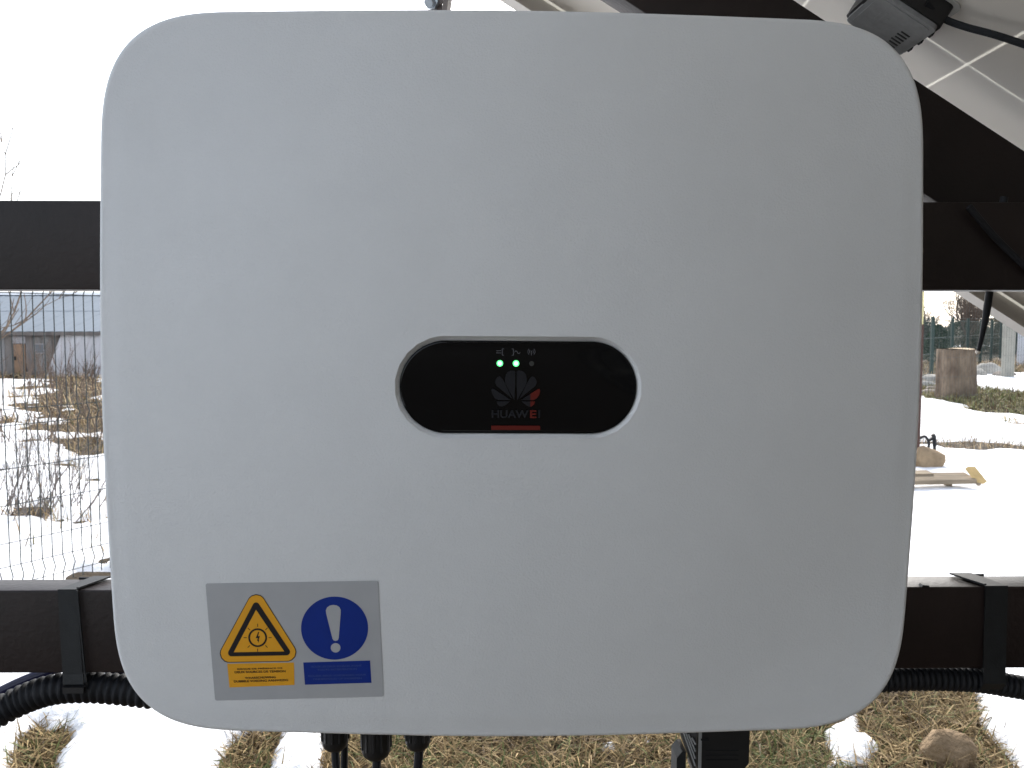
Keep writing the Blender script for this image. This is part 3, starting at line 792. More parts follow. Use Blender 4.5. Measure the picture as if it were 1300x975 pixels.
# ribbed connector block under the right half
def connector():
    t = MB(); Yc = YF + 0.111
    xl, xr = P(889, 950, Yc).x, P(951, 950, Yc).x; z0 = P(900, 1000, Yc).z; z1 = zbot + 0.02; zc = P(900, 968, Yc).z
    dpt = 0.04
    t.prism([(xl, Yc, z1), (xr, Yc, z1), (xr, Yc, zc), (xr - 0.004, Yc, P(900, 978, Yc).z), (xr - 0.004, Yc, z0), (xl, Yc, z0)], (0, dpt, 0))
    o = fix_normals(t.build('plug_connector', M['black_plastic'], inv)); o.location.x = 0.0021
    b = MB(); wl = P(872, 950, Yc).x
    # tapering side wing with slanted ribs
    b.prism([(xl - 0.0003, Yc + 0.004, z1), (wl, Yc + 0.016, z1), (wl + 0.0005, Yc + 0.016, P(880, 942, Yc).z), (xl - 0.0003, Yc + 0.004, P(880, 986, Yc).z)], (0, 0.02, 0))
    fix_normals(b.build('wing', M['black_plastic'], o))
    for k in range(4):
        b = MB(); u = k / 4
        za = P(880, 934 + 2 * k, Yc).z; zb_ = P(880, 974 - 9 * k, Yc).z
        p0 = Vector((wl + 0.0012 + 0.0019 * k, Yc + 0.0145 - 0.003 * k, za)); p1 = Vector((xl - 0.0008, Yc + 0.003, zb_))
        b.tube([p0, p1], 0.0007, 6); b.build('rib', M['jbox'], o)
    b = MB(); b.box((xl + 0.0004, Yc - 0.0008, z0), (xl + 0.0028, Yc - 0.0001, z1)); b.build('edge_bead', M['jbox'], o)
    b = MB()
    for zz_ in (952, 958, 964): b.box((xl + 0.006, Yc - 0.0005, P(900, zz_, Yc).z), (xr - 0.006, Yc - 0.0001, P(900, zz_ - 0.7, Yc).z))
    b.box((xl + 0.002, Yc - 0.0011, P(900, 938.5, Yc).z), (xl + 0.008, Yc - 0.0001, P(900, 936, Yc).z))
    b.build('moulded_line', M['black_rubber'], o)
    b = MB(); q0 = P(866, 972, Yc); q1 = P(873, 962, Yc)
    b.prism([(q0.x, Yc + 0.01, z0), (q0.x, Yc + 0.01, q0.z + 0.001), (q1.x, Yc + 0.01, q1.z), (q1.x + 0.003, Yc + 0.01, q1.z), (q1.x + 0.003, Yc + 0.01, z0)], (0, 0.02, 0)); fix_normals(b.build('release_lever', M['strap'], o))
connector()

inv.rotation_euler = (0, R(ROLL), R(0.32))

# ------------------------------------------------------------------ conduits, straps and loose cables
def corrugated(name, label, pts, Rr, pitch, depth, m='black_rubber'):
    _, L = smoothpath(pts, 10); nr = int(L / pitch); path, _ = smoothpath(pts, nr * 6 + 1); rad = []
    for k in range(len(path)):
        u = (k % 6) / 6; rad.append(Rr - depth * (0, 0, 0.25, 0.95, 1.0, 0.3)[k % 6])
    return tag(fix_normals(MB().tube(path, rad, 22).build(name, M[m], None, True, 60)), label, 'conduit')
Yc = YB + 0.014
rl = 19.5 * (P(101, 870, Yc).x - P(100, 870, Yc).x)
corrugated('corrugated_conduit', 'black corrugated conduit curving down below the left strap', [P(-150, 1010, Yc - 0.03), P(-70, 948, Yc - 0.02), P(-20, 915, Yc - 0.01), P(25, 890, Yc), P(65, 876, Yc), P(105, 872.5, Yc), P(150, 875, Yc), P(205, 881, Yc), P(270, 884, Yc + 0.005), P(360, 878, Yc + 0.01)], rl, 0.0066, 0.0021)
rr_ = 15.0 * (P(1201, 870, Yc).x - P(1200, 870, Yc).x)
corrugated('corrugated_conduit', 'black corrugated conduit running under the beam past the right strap', [P(990, 878, Yc), P(1060, 868, Yc), P(1110, 864, Yc), P(1170, 861.5, Yc), P(1235, 863.5, Yc), P(1280, 870, Yc), P(1330, 879, Yc), P(1400, 895, Yc)], rr_, 0.0052, 0.0019)
Yb_ = Yc + 0.022
path, _ = smoothpath([P(-160, 1000, Yb_), P(-60, 912, Yb_), P(0, 878, Yb_), P(45, 858, Yb_), P(90, 846, Yb_), P(150, 850, Yb_), P(220, 862, Yb_)], 50)
tag(fix_normals(MB().tube(path, 0.0042, 10).build('cable', M['navy'], None, True)), 'navy blue cable arching behind the left corrugated conduit', 'cable')

def strap(label, xt0, xt1, xb0, xb1, ybot, skew, cond_r, cond_y):
    """a flat band round the beam and the conduit hung below it"""
    y0, y1 = LB[2] - 0.0012, LB[3] + 0.0012; zt_, zbm = LB[0] + 0.0012, P(xb0, ybot, YB).z
    t = thing('strap', ((P(xt0, 748, y0).x), y0, zt_), label, 'strap', 'straps holding conduits to the lower beam')
    A, B = P(xt0, 748, y0).x, P(xt1, 748, y0).x; Cc, D = P(xb0, ybot, y0).x, P(xb1, ybot, y0).x
    # profile runs: back top -> front top -> front bottom -> round the conduit -> back bottom
    prof = [(y1, zt_, 1), (y0, zt_, 0), (y0, LB[1], 0.75), (y0 - 0.001, zbm + 0.008, 0.93), (y0 + 0.004, zbm + 0.001, 1.0), (y0 + 0.013, zbm - 0.0015, 1.0), (y0 + 0.024, zbm + 0.003, 1.0), (y1, zbm + 0.012, 0.9), (y1, LB[1], 0.7), (y1, zt_, 0)]
    b = MB(); n = len(prof); nrm = []
    for k in range(n):
        a = Vector((prof[max(k - 1, 0)][0], prof[max(k - 1, 0)][1])); c = Vector((prof[min(k + 1, n - 1)][0], prof[min(k + 1, n - 1)][1])); d = (c - a).normalized(); nrm.append(Vector((-d.y, d.x)))
    th = 0.0013
    for k in range(n):
        y, z, u = prof[k]; x0 = A + (Cc - A) * u; x1 = B + (D - B) * u
        if k == 0: x0, x1 = A + skew, B + skew
        o = -nrm[k] * th
        b.v += [(x0, y, z), (x1, y, z), (x1, y + o.x, z + o.y), (x0, y + o.x, z + o.y)]
    for k in range(n - 1):
        i = 4 * k
        for j in range(4): b.f.append((i + j, i + (j + 1) % 4, i + 4 + (j + 1) % 4, i + 4 + j))
    b.f += [(0, 1, 2, 3), (4 * n - 1, 4 * n - 2, 4 * n - 3, 4 * n - 4)]
    fix_normals(b.build('band', M['strap'], t))
    return t, A, B, Cc, D, y0, zt_, zbm
t, A, B, Cc, D, y0, zt_, zbm = strap('black strap slanting round the lower beam left of the inverter', 74, 98, 82, 108, 878, 0.013, rl, Yc)
b = MB(); b.obox((B + 0.0005, y0 - 0.0032, zt_), (0.0012, 0, 0), (0, 0.0016, 0), (D - B + 0.001, 0, zbm - zt_ + 0.01)); b.obox((B + 0.0005, y0 - 0.002, zt_ + 0.0012), (0.0022, 0, 0), (0.012, LB[3] - LB[2], 0), (0, 0, 0.0014)); b.build('folded_edge', M['strap'], t)
b = MB(); b.box((Cc + 0.001, y0 - 0.005, zbm + 0.001), (D + 0.001, y0 - 0.001, zbm + 0.006)); b.build('buckle', M['black_plastic'], t)
t, A, B, Cc, D, y0, zt_, zbm = strap('black strap upright round the lower beam right of the inverter', 1250, 1278.5, 1247, 1275, 877, -0.012, rr_, Yc)
b = MB(); b.obox((A - 0.002, y0 - 0.002, zt_ + 0.0012), (0.0022, 0, 0), (-0.012, LB[3] - LB[2], 0), (0, 0, 0.0014)); b.build('folded_edge', M['strap'], t)

# nick in the lower beam's top edge: a dark cable tie tail
q = P(1172, 745.5, LB[2] + 0.003)
b = MB(); b.prism([(q.x - 0.0035, LB[2] - 0.0012, LB[0] + 0.0004), (q.x + 0.0035, LB[2] - 0.0012, LB[0] + 0.0004), (q.x + 0.003, LB[2] - 0.0012, LB[0] + 0.0018), (q.x - 0.002, LB[2] - 0.0012, LB[0] + 0.0022)], (0, 0.006, 0))
tag(fix_normals(b.build('cable_tie', M['strap'], None)), 'tiny black cable tie tail on the top edge of the lower beam', 'cable tie')

Yh = YB - 0.006
path, _ = smoothpath([P(1230, 262, Yh - 0.001), P(1262, 300, Yh), P(1300, 337, Yh), P(1340, 375, Yh), P(1420, 440, Yh)], 40)
tag(fix_normals(MB().tube(path, 0.0028, 10).build('cable', M['black_rubber'], None, True)), 'thin black cable crossing the front of the upper beam at the right', 'cable')
Yh = YB + 0.045
path, _ = smoothpath([P(1275, 250, Yh), P(1263, 320, Yh), P(1256.5, 368, Yh), P(1251, 405, Yh), P(1244.5, 436, Yh), P(1241.5, 447, Yh)], 50)
kx = (P(1201, 400, Yh).x - P(1200, 400, Yh).x)
t = thing('hanging_cable', P(1241.5, 447, Yh), 'black cable end with its lit rim painted pale hanging below the upper beam', 'cable')
rad = [4.6 * kx] * 36 + [4.6 * kx - (k + 1) * 0.17 * kx for k in range(14)]
fix_normals(MB().tube(path, rad, 12).build('sheath', M['black_rubber'], t, True))
M['lit_rim_tone'] = mat('lit_rim_tone', (0.75, 0.68, 0.6), 0.5)  # light catching the cable end, painted as a pale tip
b = MB(); e = path[-1]; dd = (path[-1] - path[-3]).normalized(); b.tube([e - dd * 0.0008, e + dd * 0.0010, e + dd * 0.0018], [3.3 * kx, 3.0 * kx, 1.4 * kx], 12); fix_normals(b.build('lit_tip', M['lit_rim_tone'], t, True))

# the neighbouring panels of the same array (out of view, added to shade the inverter front)
def copy_tree(o, parent=None, off=None):
    c = o.copy(); C.objects.link(c)
    if parent is not None: c.parent = parent; c.matrix_parent_inverse = o.matrix_parent_inverse.copy()
    for ch in list(o.children): copy_tree(ch, c)
    return c
pan['group'] = 'solar panels of the array'
for ks, ky in [(0, k) for k in range(1, 6)] + [(1, k) for k in range(0, 6)]:
    c = copy_tree(pan); c.location = pan.location - PY * ((PW + 0.02) * ky) + PS * ((s1 - s0 + 0.02) * ks)
    c['label'] = 'unseen solar panel of the same array, added for shade beside the one above the inverter'

# ------------------------------------------------------------------ wire mesh fence on the left
M['wire'] = mat('fence_wire', (0.028, 0.036, 0.036), 0.6, 0.3)
def fence():
    phi = R(58); d = Vector((math.cos(phi), math.sin(phi), 0)); nrm = Vector((d.y, -d.x, 0))
    p0 = Vector((-0.6 * 3.87, 3.87, 0)) ; p0 = G(8, 600); k_ = 3.87 / p0.y; p0 = Vector((p0.x * k_, 3.87, 0))
    t = thing('wire_fence', p0, 'dark wire mesh fence panel running away behind the lower left beams', 'fence')
    zs = [(0.06, 0), (0.10, 0), (0.145, 0.022), (0.19, 0), (0.30, 0), (0.475, 0), (0.645, 0), (0.845, 0), (0.882, 0.022), (0.92, 0), (1.455, 0), (1.49, 0.022), (1.53, 0), (1.68, 0), (1.80, 0)]
    b = MB(); b.tube([p0 + nrm * o + Vector((0, 0, z)) for z, o in zs], 0.0027, 5)
    first = b.build('vertical_wire', M['wire'], t, True)
    n0, n1 = -9, 52
    for k in range(n0, n1):
        if k == 0: continue
        o = link('vertical_wire', first.data, t); o.location = d * (0.05 * k) + Vector((rng.normal(0, 0.0012), 0, 0))
    for z, o in zs:
        if o > 0 or z in (0.06,): continue
        b = MB(); b.tube([p0 + d * (0.05 * n0 - 0.02) + nrm * -0.003 + Vector((0, 0, z)), p0 + d * (0.05 * n1) + nrm * -0.003 + Vector((0, 0, z))], 0.0021, 5); b.build('horizontal_wire', M['wire'], t, True)
    for u in (n0 * 0.05 - 0.03, n1 * 0.05):
        b = MB(); c = p0 + d * u; b.obox(c - nrm * 0.055 - d * 0.03 + Vector((0, 0, -0.3)), d * 0.06, nrm * 0.04, (0, 0, 2.15)); b.build('fence_post', M['wire'], t)
    return t
fence()

# ------------------------------------------------------------------ low shed beyond the left field
M['roof_blue'] = mat('roof_sheet', (0.17, 0.205, 0.24), 0.5, 0.4, var=0.06, vscale=1.2)
M['ridge'] = mat('ridge_cap', (0.62, 0.66, 0.70), 0.5, 0.4, var=0.1, vscale=2)
PLANKS = [mat('weathered_plank', c, 0.85, 0.2, var=0.3, vscale=6, stretch=(1, 1, 0.2)) for c in ((0.24, 0.215, 0.20), (0.21, 0.19, 0.185), (0.27, 0.235, 0.21), (0.30, 0.285, 0.28), (0.17, 0.15, 0.14))]
M['door_orange'] = mat('orange_door', (0.34, 0.215, 0.14), 0.7, 0.3, var=0.2, vscale=5)
M['pale_frame'] = mat('pale_frame', (0.42, 0.40, 0.42), 0.6)
M['dull_pane'] = mat('dull_pane', (0.16, 0.19, 0.22), 0.2, 0.5)
M['stone'] = mat('field_stone', (0.28, 0.25, 0.22), 0.9, 0.2, var=0.3, vscale=5, bump=0.5, bscale=12)
def corr_sheet(p, ux, uy, w_, l_, nr, amp, up):
    """corrugated sheet: ribs run along uy"""
    b = MB(); n = nr * 4
    for i in range(n + 1):
        a = amp * (0, 0.7, 1, 0.7)[i % 4]
        for v_ in (0, 1): b.v.append(tuple(p + ux * (w_ * i / n) + uy * (l_ * v_) + up * a))
    for i in range(n): b.f.append((2 * i, 2 * i + 2, 2 * i + 3, 2 * i + 1))
    m_ = len(b.v)
    for q in list(b.v): b.v.append(tuple(Vector(q) - up * 0.012))
    for i in range(n): b.f.append((m_ + 2 * i, m_ + 2 * i + 1, m_ + 2 * i + 3, m_ + 2 * i + 2))
    for i in range(n):
        b.f.append((2 * i, m_ + 2 * i, m_ + 2 * i + 2, 2 * i + 2)); b.f.append((2 * i + 1, 2 * i + 3, m_ + 2 * i + 3, m_ + 2 * i + 1))
    b.f.append((0, 1, m_ + 1, m_)); b.f.append((2 * n, m_ + 2 * n, m_ + 2 * n + 1, 2 * n + 1))
    return b
def shed():
    Y0 = 22.8; x0, x1 = -17.5, -4.5
    ze = P(60, 421, Y0 - 0.35).z; yr = Y0 + 4.2; zr = P(60, 374, yr).z
    t = thing('shed', ((x0 + x1) / 2, Y0 + 2, 0), 'long low farm shed with blue grey sheet roof beyond the snowy field', 'shed')
    sl = Vector((0, yr - (Y0 - 0.35), zr - ze)); L = sl.length; sl.normalize(); up = Vector((1, 0, 0)).cross(sl).normalized()
    nsh = 13; wsh = (x1 - x0 + 0.6) / nsh
    for i in range(nsh):
        for j in range(2):
            p = Vector((x0 - 0.3 + wsh * i, Y0 - 0.35, ze)) + sl * (L / 2 * j) + up * (0.003 + 0.008 * j)
            corr_sheet(p, Vector((1, 0, 0)), sl, wsh * 0.99, L / 2 * (1.02 if j == 0 else 0.98), 4, 0.008, up).build('roof_sheet', M['roof_blue'], t)
    b = MB(); b.prism([(x0 - 0.3, yr - 0.25, zr - 0.02), (x0 - 0.3, yr, zr + 0.09), (x0 - 0.3, yr + 0.25, zr - 0.02), (x0 - 0.3, yr, zr - 0.06)], (x1 - x0 + 0.6, 0, 0)); fix_normals(b.build('ridge_cap', M['ridge'], t))
    b = MB(); b.prism([(x0 - 0.3, yr + 0.01, zr - 0.07), (x0 - 0.3, yr + 4.5, ze), (x0 - 0.3, yr + 4.5, ze - 0.03), (x0 - 0.3, yr, zr - 0.1)], (x1 - x0 + 0.6, 0, 0)); fix_normals(b.build('rear_roof', M['roof_blue'], t))
    b = MB(); b.box((x0, Y0 + 0.03, -0.1), (x1, Y0 + 8.0, ze - 0.02)); b.build('wall', PLANKS[1], t)
    b = MB(); b.box((x0 - 0.2, Y0 - 0.34, ze - 0.10), (x1 + 0.2, Y0 - 0.30, ze - 0.002)); b.build('fascia', PLANKS[4], t)
    x = x0; k = 0; dx0, dx1 = P(18, 450, Y0).x, P(33, 450, Y0).x
    while x < x1:
        wd = random.uniform(0.16, 0.27); k += 1
        if x + wd > dx0 and x < dx1: x = max(dx1 + 0.005, x + 0.01); continue
        zt_ = ze - 0.12 + random.uniform(-0.04, 0.04)
        MB().box((x, Y0 - random.uniform(0.0, 0.03), 0.0), (x + wd - 0.012, Y0 + 0.029, zt_)).build('plank', random.choice(PLANKS), t); x += wd
    b = MB(); b.box((dx0 + 0.01, Y0 - 0.03, 0.05), (dx1 - 0.01, Y0 + 0.02, P(20, 437, Y0).z)); dr = b.build('door', M['door_orange'], t)
    MB().box((dx0 + 0.03, Y0 - 0.06, 0.4), (dx0 + 0.06, Y0 - 0.031, 0.5)).build('handle', M['wire'], dr)
    MB().box((dx0 - 0.02, Y0 - 0.04, P(20, 436, Y0).z), (dx1 + 0.02, Y0 + 0.02, P(20, 427, Y0).z)).build('lintel_board', M['pale_frame'], t)
    wx0, wx1, wz0, wz1 = P(45, 440, Y0).x, P(58, 440, Y0).x, P(45, 449, Y0).z, P(45, 436, Y0).z
    fr = MB().box((wx0, Y0 - 0.06, wz0), (wx1, Y0 - 0.032, wz1)).build('window', M['pale_frame'], t)
    MB().box((wx0 + 0.03, Y0 - 0.066, wz0 + 0.03), (wx1 - 0.03, Y0 - 0.0605, wz1 - 0.03)).build('pane', M['dull_pane'], fr)
shed()
M['pale_sheet'] = mat('pale_sheet', (0.56, 0.54, 0.55), 0.6, 0.3, var=0.12, vscale=2.5, stretch=(3, 1, 0.4))
names = ['pale grey sheet leaning on the shed wall, first right of the window', 'pale grey sheet leaning on the shed wall, second right of the window', 'pale grey sheet leaning on the shed wall, third right of the window', 'pale grey sheet leaning on the shed wall, nearest the white inverter', 'pale grey sheet leaning on the shed wall behind the white inverter']
for k in range(5):
    a = P(57 + 17 * k, 469 - 0.6 * k, 22.2); c = P(78 + 16 * k, 423, 22.62); a.z = 0.0
    uy = c - a; l_ = uy.length; uy.normalize(); ux = Vector((1, 0, 0)) - uy * uy.x; ux.normalize(); up = ux.cross(uy); up = up if up.y < 0 else -up
    a.y -= 0.035 * (k % 2) + 0.01 * k
    o = corr_sheet(a, ux, uy, 0.40, l_, 3, 0.025, up).build('leaning_sheet', M['pale_sheet'])
    tag(o, names[k], 'sheet', 'pale sheets leaning on the shed')

# ------------------------------------------------------------------ bare trees and shrubs
M['twig'] = mat('twig_bark', (0.16, 0.12, 0.095), 0.85, 0.2, var=0.2, vscale=20)
M['twig_pale'] = mat('twig_bark_pale', (0.17, 0.13, 0.10), 0.85, 0.2, var=0.2, vscale=20)
M['twig_grey'] = mat('twig_bark_grey', (0.20, 0.175, 0.16), 0.85, 0.2, var=0.2, vscale=20)
def grow(b, p, d, L, r_, lv, rnd, spread, ns=3, up=0.15, kids=(2, 4)):
    pts = [p.copy()]; q = p.copy(); dd = d.copy()
    for k in range(ns):
        dd = (dd + Vector((rnd.gauss(0, 0.13), rnd.gauss(0, 0.13), rnd.gauss(0, 0.09) + up * 0.3))).normalized(); q = q + dd * (L / ns); pts.append(q.copy())
    b.tube(pts, [r_ * (1 - 0.5 * k / ns) for k in range(ns + 1)], 4 if r_ < 0.02 else 7, cap=False)
    if lv <= 0: return
    for k in range(rnd.randint(*kids)):
        u = rnd.uniform(0.35, 1.0); i = min(ns - 1, int(u * ns)); st = pts[i].lerp(pts[i + 1], u * ns - i)
        ax = Vector((rnd.gauss(0, 1), rnd.gauss(0, 1), rnd.gauss(0, 0.6))).normalized(); nd = (dd + ax * spread + Vector((0, 0, up))).normalized()
        grow(b, st, nd, L * rnd.uniform(0.55, 0.8), r_ * 0.52, lv - 1, rnd, spread, ns, up, kids)
def bare_tree(name, label, base, h, r_, seed, lv=4, spread=0.7, m='twig', cat='tree', group=None, kids=(2, 4), trunk=0.3, lean=(0, 0)):
    rnd = random.Random(seed); base = Vector(base); base.z = float(groundlift(np.array([base.x]), np.array([base.y]))[0]) - 0.03
    t = thing(name, base, label, cat, group)
    top = base + Vector((lean[0], lean[1], h * trunk)); b = MB(); b.tube([base, base.lerp(top, 0.5) + Vector((rnd.gauss(0, 0.02), 0, 0)), top], [r_ * 1.25, r_, r_ * 0.85], 8); b.build('trunk', M[m], t, True)
    b = MB(); ld = (top - base).normalized()
    for k in range(5):
        a = 2 * math.pi * k / 5 + rnd.random(); grow(b, top - ld * (h * trunk * 0.3 * rnd.random()), (ld + Vector((math.cos(a), math.sin(a), 0)) * spread * 0.8).normalized(), h * 0.36, r_ * 0.6, lv - 1, rnd, spread, 3, 0.2, kids)
    o = b.build('crown', M[m], t); return t
# the tree whose twigs reach in at the left edge
def left_tree():
    rnd = random.Random(3); base = Vector((-9.6, 11.6, -0.03))
    t = thing('bare_tree', base, 'bare pale tree at the left edge with thin twigs against white sky', 'tree')
    b = MB(); top = Vector((-9.3, 11.7, 1.2)); b.tube([base, top], [0.13, 0.10], 9); b.build('trunk', M['twig_pale'], t, True)
    b = MB(); Yt = 11.6
    for tips, r0 in (([(-40, 440), (15, 420), (45, 392), (75, 360), (110, 320)], 0.024), ([(-40, 440), (5, 418), (22, 385), (30, 350), (20, 290), (14, 240), (18, 205)], 0.021),
                     ([(-40, 430), (-20, 330), (-4, 262), (5, 232), (8, 205), (2, 180)], 0.024), ([(-30, 420), (30, 408), (62, 385), (95, 372)], 0.014)):
        path, _ = smoothpath([top] + [P(a, c, Yt + rnd.uniform(-0.3, 0.3)) for a, c in tips], 18)
        b.tube(path, [r0 * (1 - 0.8 * k / 17) for k in range(18)], 5, cap=False)
        for k in range(3, 18):
            for j in range(rnd.randint(0, 2)):
                dd = (path[k] - path[k - 1]).normalized(); ax = Vector((rnd.gauss(0, 1), rnd.gauss(0, 1), rnd.gauss(0, 0.7))).normalized()
                grow(b, path[k], (dd + ax * 0.6 + Vector((0, 0, 0.25))).normalized(), rnd.uniform(0.25, 0.6), r0 * 0.35, 1, rnd, 0.6, 3, 0.25, (1, 2))
    b.build('crown', M['twig_pale'], t)
left_tree()
# twiggy shrub beyond the wire fence
def shrub(base, label, n, h, lean, seed, m='twig_grey', wd=0.25, r_=0.0045, name='bare_shrub'):
    rnd = random.Random(seed); base = Vector((base.x, base.y, 0.0)); t = thing(name, base, label, 'shrub'); b = MB()
    for k in range(n):
        p = base + Vector((rnd.gauss(0, wd), rnd.gauss(0, wd * 0.6), 0)); d = Vector((lean + rnd.gauss(0, 0.35), rnd.gauss(0, 0.3), 1)).normalized()
        grow(b, p, d, h * rnd.uniform(0.5, 1.0), r_, 2, rnd, 0.35, 3, 0.25, (1, 3))
    tag(b.build('twigs', M[m], t), kind='stuff'); return t
shrub(G(45, 655), 'leafless twiggy shrub rising from brown grass clump in the snow behind the fence', 58, 0.42, 0.25, 5)
shrub(G(105, 560), 'leafless brown brush in the middle of the left field', 40, 0.7, 0.05, 8, 'twig', 0.5, 0.007)
shrub(G(20, 500), 'far leafless brush at the left edge before the shed', 40, 0.8, 0.05, 11, 'twig', 0.9, 0.011)
shrub(G(118, 484), 'brown brush before the pale leaning sheets', 60, 0.38, 0.05, 12, 'twig', 1.2, 0.014)

# ------------------------------------------------------------------ right-hand yard
M['stump'] = mat('stump_bark', (0.29, 0.225, 0.165), 0.95, 0.15, col2=(0.10, 0.072, 0.055), vscale=5, bump=1.0, bscale=10, stretch=(1, 1, 0.5))
M['cut_wood'] = mat('cut_wood', (0.55, 0.42, 0.27), 0.8, 0.2, var=0.15, vscale=8)
def tree_stump():
    c = G(1214, 508); c.z = 0; Rr = 0.315; h = P(1214, 443, c.y).z
    t = thing('tree_stump', c, 'thick brown tree stump with pale flat cut top on the grassy bank', 'tree stump')
    b = MB(); n = 40; lv = [(0, 1.13), (0.08, 1.08), (0.25, 1.02), (0.5, 1.0), (0.75, 0.97), (1.0, 0.96)]
    for z, k in lv:
        for j in range(n):
            a = 2 * math.pi * j / n; q = 1 + 0.045 * math.sin(a * 9 + z * 2) + 0.03 * math.sin(a * 17 + 1) + 0.05 * math.sin(a * 3) * (1 - z)
            b.v.append((c.x + Rr * k * q * math.cos(a) - 0.03 * z, c.y + Rr * k * q * math.sin(a), -0.05 + (h + 0.05) * z))
    for k in range(len(lv) - 1):
        for j in range(n): b.f.append((k * n + j, k * n + (j + 1) % n, (k + 1) * n + (j + 1) % n, (k + 1) * n + j))
    b.build('bark', M['stump'], t, True)
    b = MB(); b.poly([(c.x - 0.03 + Rr * 0.95 * math.cos(2 * math.pi * j / n), c.y + Rr * 0.95 * math.sin(2 * math.pi * j / n), h + 0.003 + 0.012 * math.sin(4 * math.pi * j / n)) for j in range(n)])
    b.build('cut_top', M['cut_wood'], t)
tree_stump()

def rock(label, c, sx, sy, sz, seed, m='stone', cat='stone', group=None, name='stone'):
    bm = bmesh.new(); bmesh.ops.create_icosphere(bm, subdivisions=3, radius=1.0); rnd = random.Random(seed); o3 = Vector((rnd.random() * 9, rnd.random() * 9, rnd.random() * 9))
    from mathutils import noise as nz
    for v in bm.verts:
        k = 1 + 0.28 * nz.noise(v.co * 1.4 + o3) + 0.10 * nz.noise(v.co * 4 + o3)
        v.co = Vector((v.co.x * sx * k, v.co.y * sy * k, max(v.co.z, -0.35) * sz * k))
        v.co += Vector((c[0], c[1], c[2] + sz * 0.25))
    me = bpy.data.meshes.new(name); bm.to_mesh(me); bm.free(); me.polygons.foreach_set('use_smooth', [True] * len(me.polygons)); me.materials.append(M[m])
    return tag(link(name, me), label, cat, group)
M['tan_rock'] = mat('tan_rock', (0.33, 0.24, 0.15), 0.9, 0.2, var=0.25, vscale=7, bump=0.6, bscale=30)
M['pale_rock'] = mat('pale_rock', (0.42, 0.40, 0.36), 0.9, 0.2, var=0.25, vscale=6, bump=0.5, bscale=20)
M['clod'] = mat('dry_clod', (0.33, 0.24, 0.15), 0.95, 0.15, col2=(0.17, 0.115, 0.065), vscale=9, bump=0.9, bscale=45)
q = G(1177, 597); rock('rounded tan rock in snow behind the weathered board', q, 0.15, 0.13, 0.17, 12, 'tan_rock')
q = G(1150, 596); rock('low tan rock mostly hidden by the inverter edge', q, 0.13, 0.12, 0.11, 21, 'tan_rock')
q = G(1174, 584); rock('small flat brown rock beside the black pipes', q, 0.09, 0.08, 0.045, 6, 'tan_rock')
for px_, py_, a, h_, lb_l, sd_ in ((1183, 487, 0.30, 0.16, 'snow pale stone heaped left of the tree stump', 3), (1172, 494, 0.22, 0.14, 'small grey stone at the left end of the stone heap', 4), (1190, 499, 0.26, 0.12, 'flat grey stone at the foot of the tree stump', 5), (1180, 503, 0.2, 0.1, 'low brown stone nearest the snow in the stone heap', 9)):
    q = G(px_, py_); rock(lb_l, q, a, a * 0.7, h_, sd_, 'pale_rock' if sd_ in (3, 4) else 'stone')
q = G(1253, 476); rock('large pale boulder behind the snow strip right of the stump', q, 0.36, 0.25, 0.26, 14, 'pale_rock', 'boulder', name='boulder')
q = G(1275, 479); rock('low grey boulder at the foot of the concrete post', q, 0.3, 0.25, 0.13, 15, 'stone', 'boulder', name='boulder')
q = G(1242, 478); rock('small pale boulder touching the right side of the stump', q, 0.2, 0.18, 0.16, 17, 'pale_rock', 'boulder', name='boulder')
# earth clod in the near grass
q = G(1206, 972); rock('dry brown earth mound among grass at the lower right', q, 0.078, 0.07, 0.085, 33, 'clod', 'earth mound', name='earth_mound')
q = G(1296, 934); rock('small brown stone in the snow at the lower right corner', q, 0.018, 0.018, 0.015, 36, 'tan_rock')

# weathered board with a fresh yellow end
M['old_board'] = mat('weathered_board', (0.30, 0.24, 0.17), 0.85, 0.2, var=0.3, vscale=10, stretch=(0.4, 3, 3), bump=0.4, bscale=60)
M['fresh_end'] = mat('fresh_cut_wood', (0.60, 0.42, 0.19), 0.7, 0.3, var=0.12, vscale=20)
def board():
    a = G(1120, 613, 0.10); c = G(1240, 611, 0.10); u = (c - a).normalized(); v_ = Vector((-u.y, u.x, 0)); z = Vector((0, 0, 1))
    t = thing('timber_board', a, 'weathered grey board lying above snow with a fresh yellow end piece', 'board')
    L = (c - a).length
    MB().obox(a - z * 0.02 , u * L, v_ * 0.16 + z * 0.03, z * 0.034).build('plank', M['old_board'], t)
    MB().obox(a - z * 0.022 + v_ * 0.10 + z * 0.048, u * (L * 0.62), v_ * 0.10 + z * 0.01, z * 0.022).build('plank', M['old_board'], t)
    MB().obox(c - z * 0.035 + u * 0.001 - v_ * 0.01, u * 0.028, v_ * 0.02 + z * 0.005, z * 0.02).build('block', M['old_board'], t)
    MB().obox(c - z * 0.02 + u * 0.001 , u * 0.05 - v_ * 0.01, v_ * 0.08 + z * 0.105 - u * 0.05, z * 0.018 + u * 0.028).build('end_piece', M['fresh_end'], t)
    e = G(1207, 626); MB().obox((e.x - 0.02, e.y + 0.02, -0.02), (0.04, 0, 0), (0, 0.05, 0), (0, 0, 0.11)).build('support_peg', M['old_board'], t)
board()
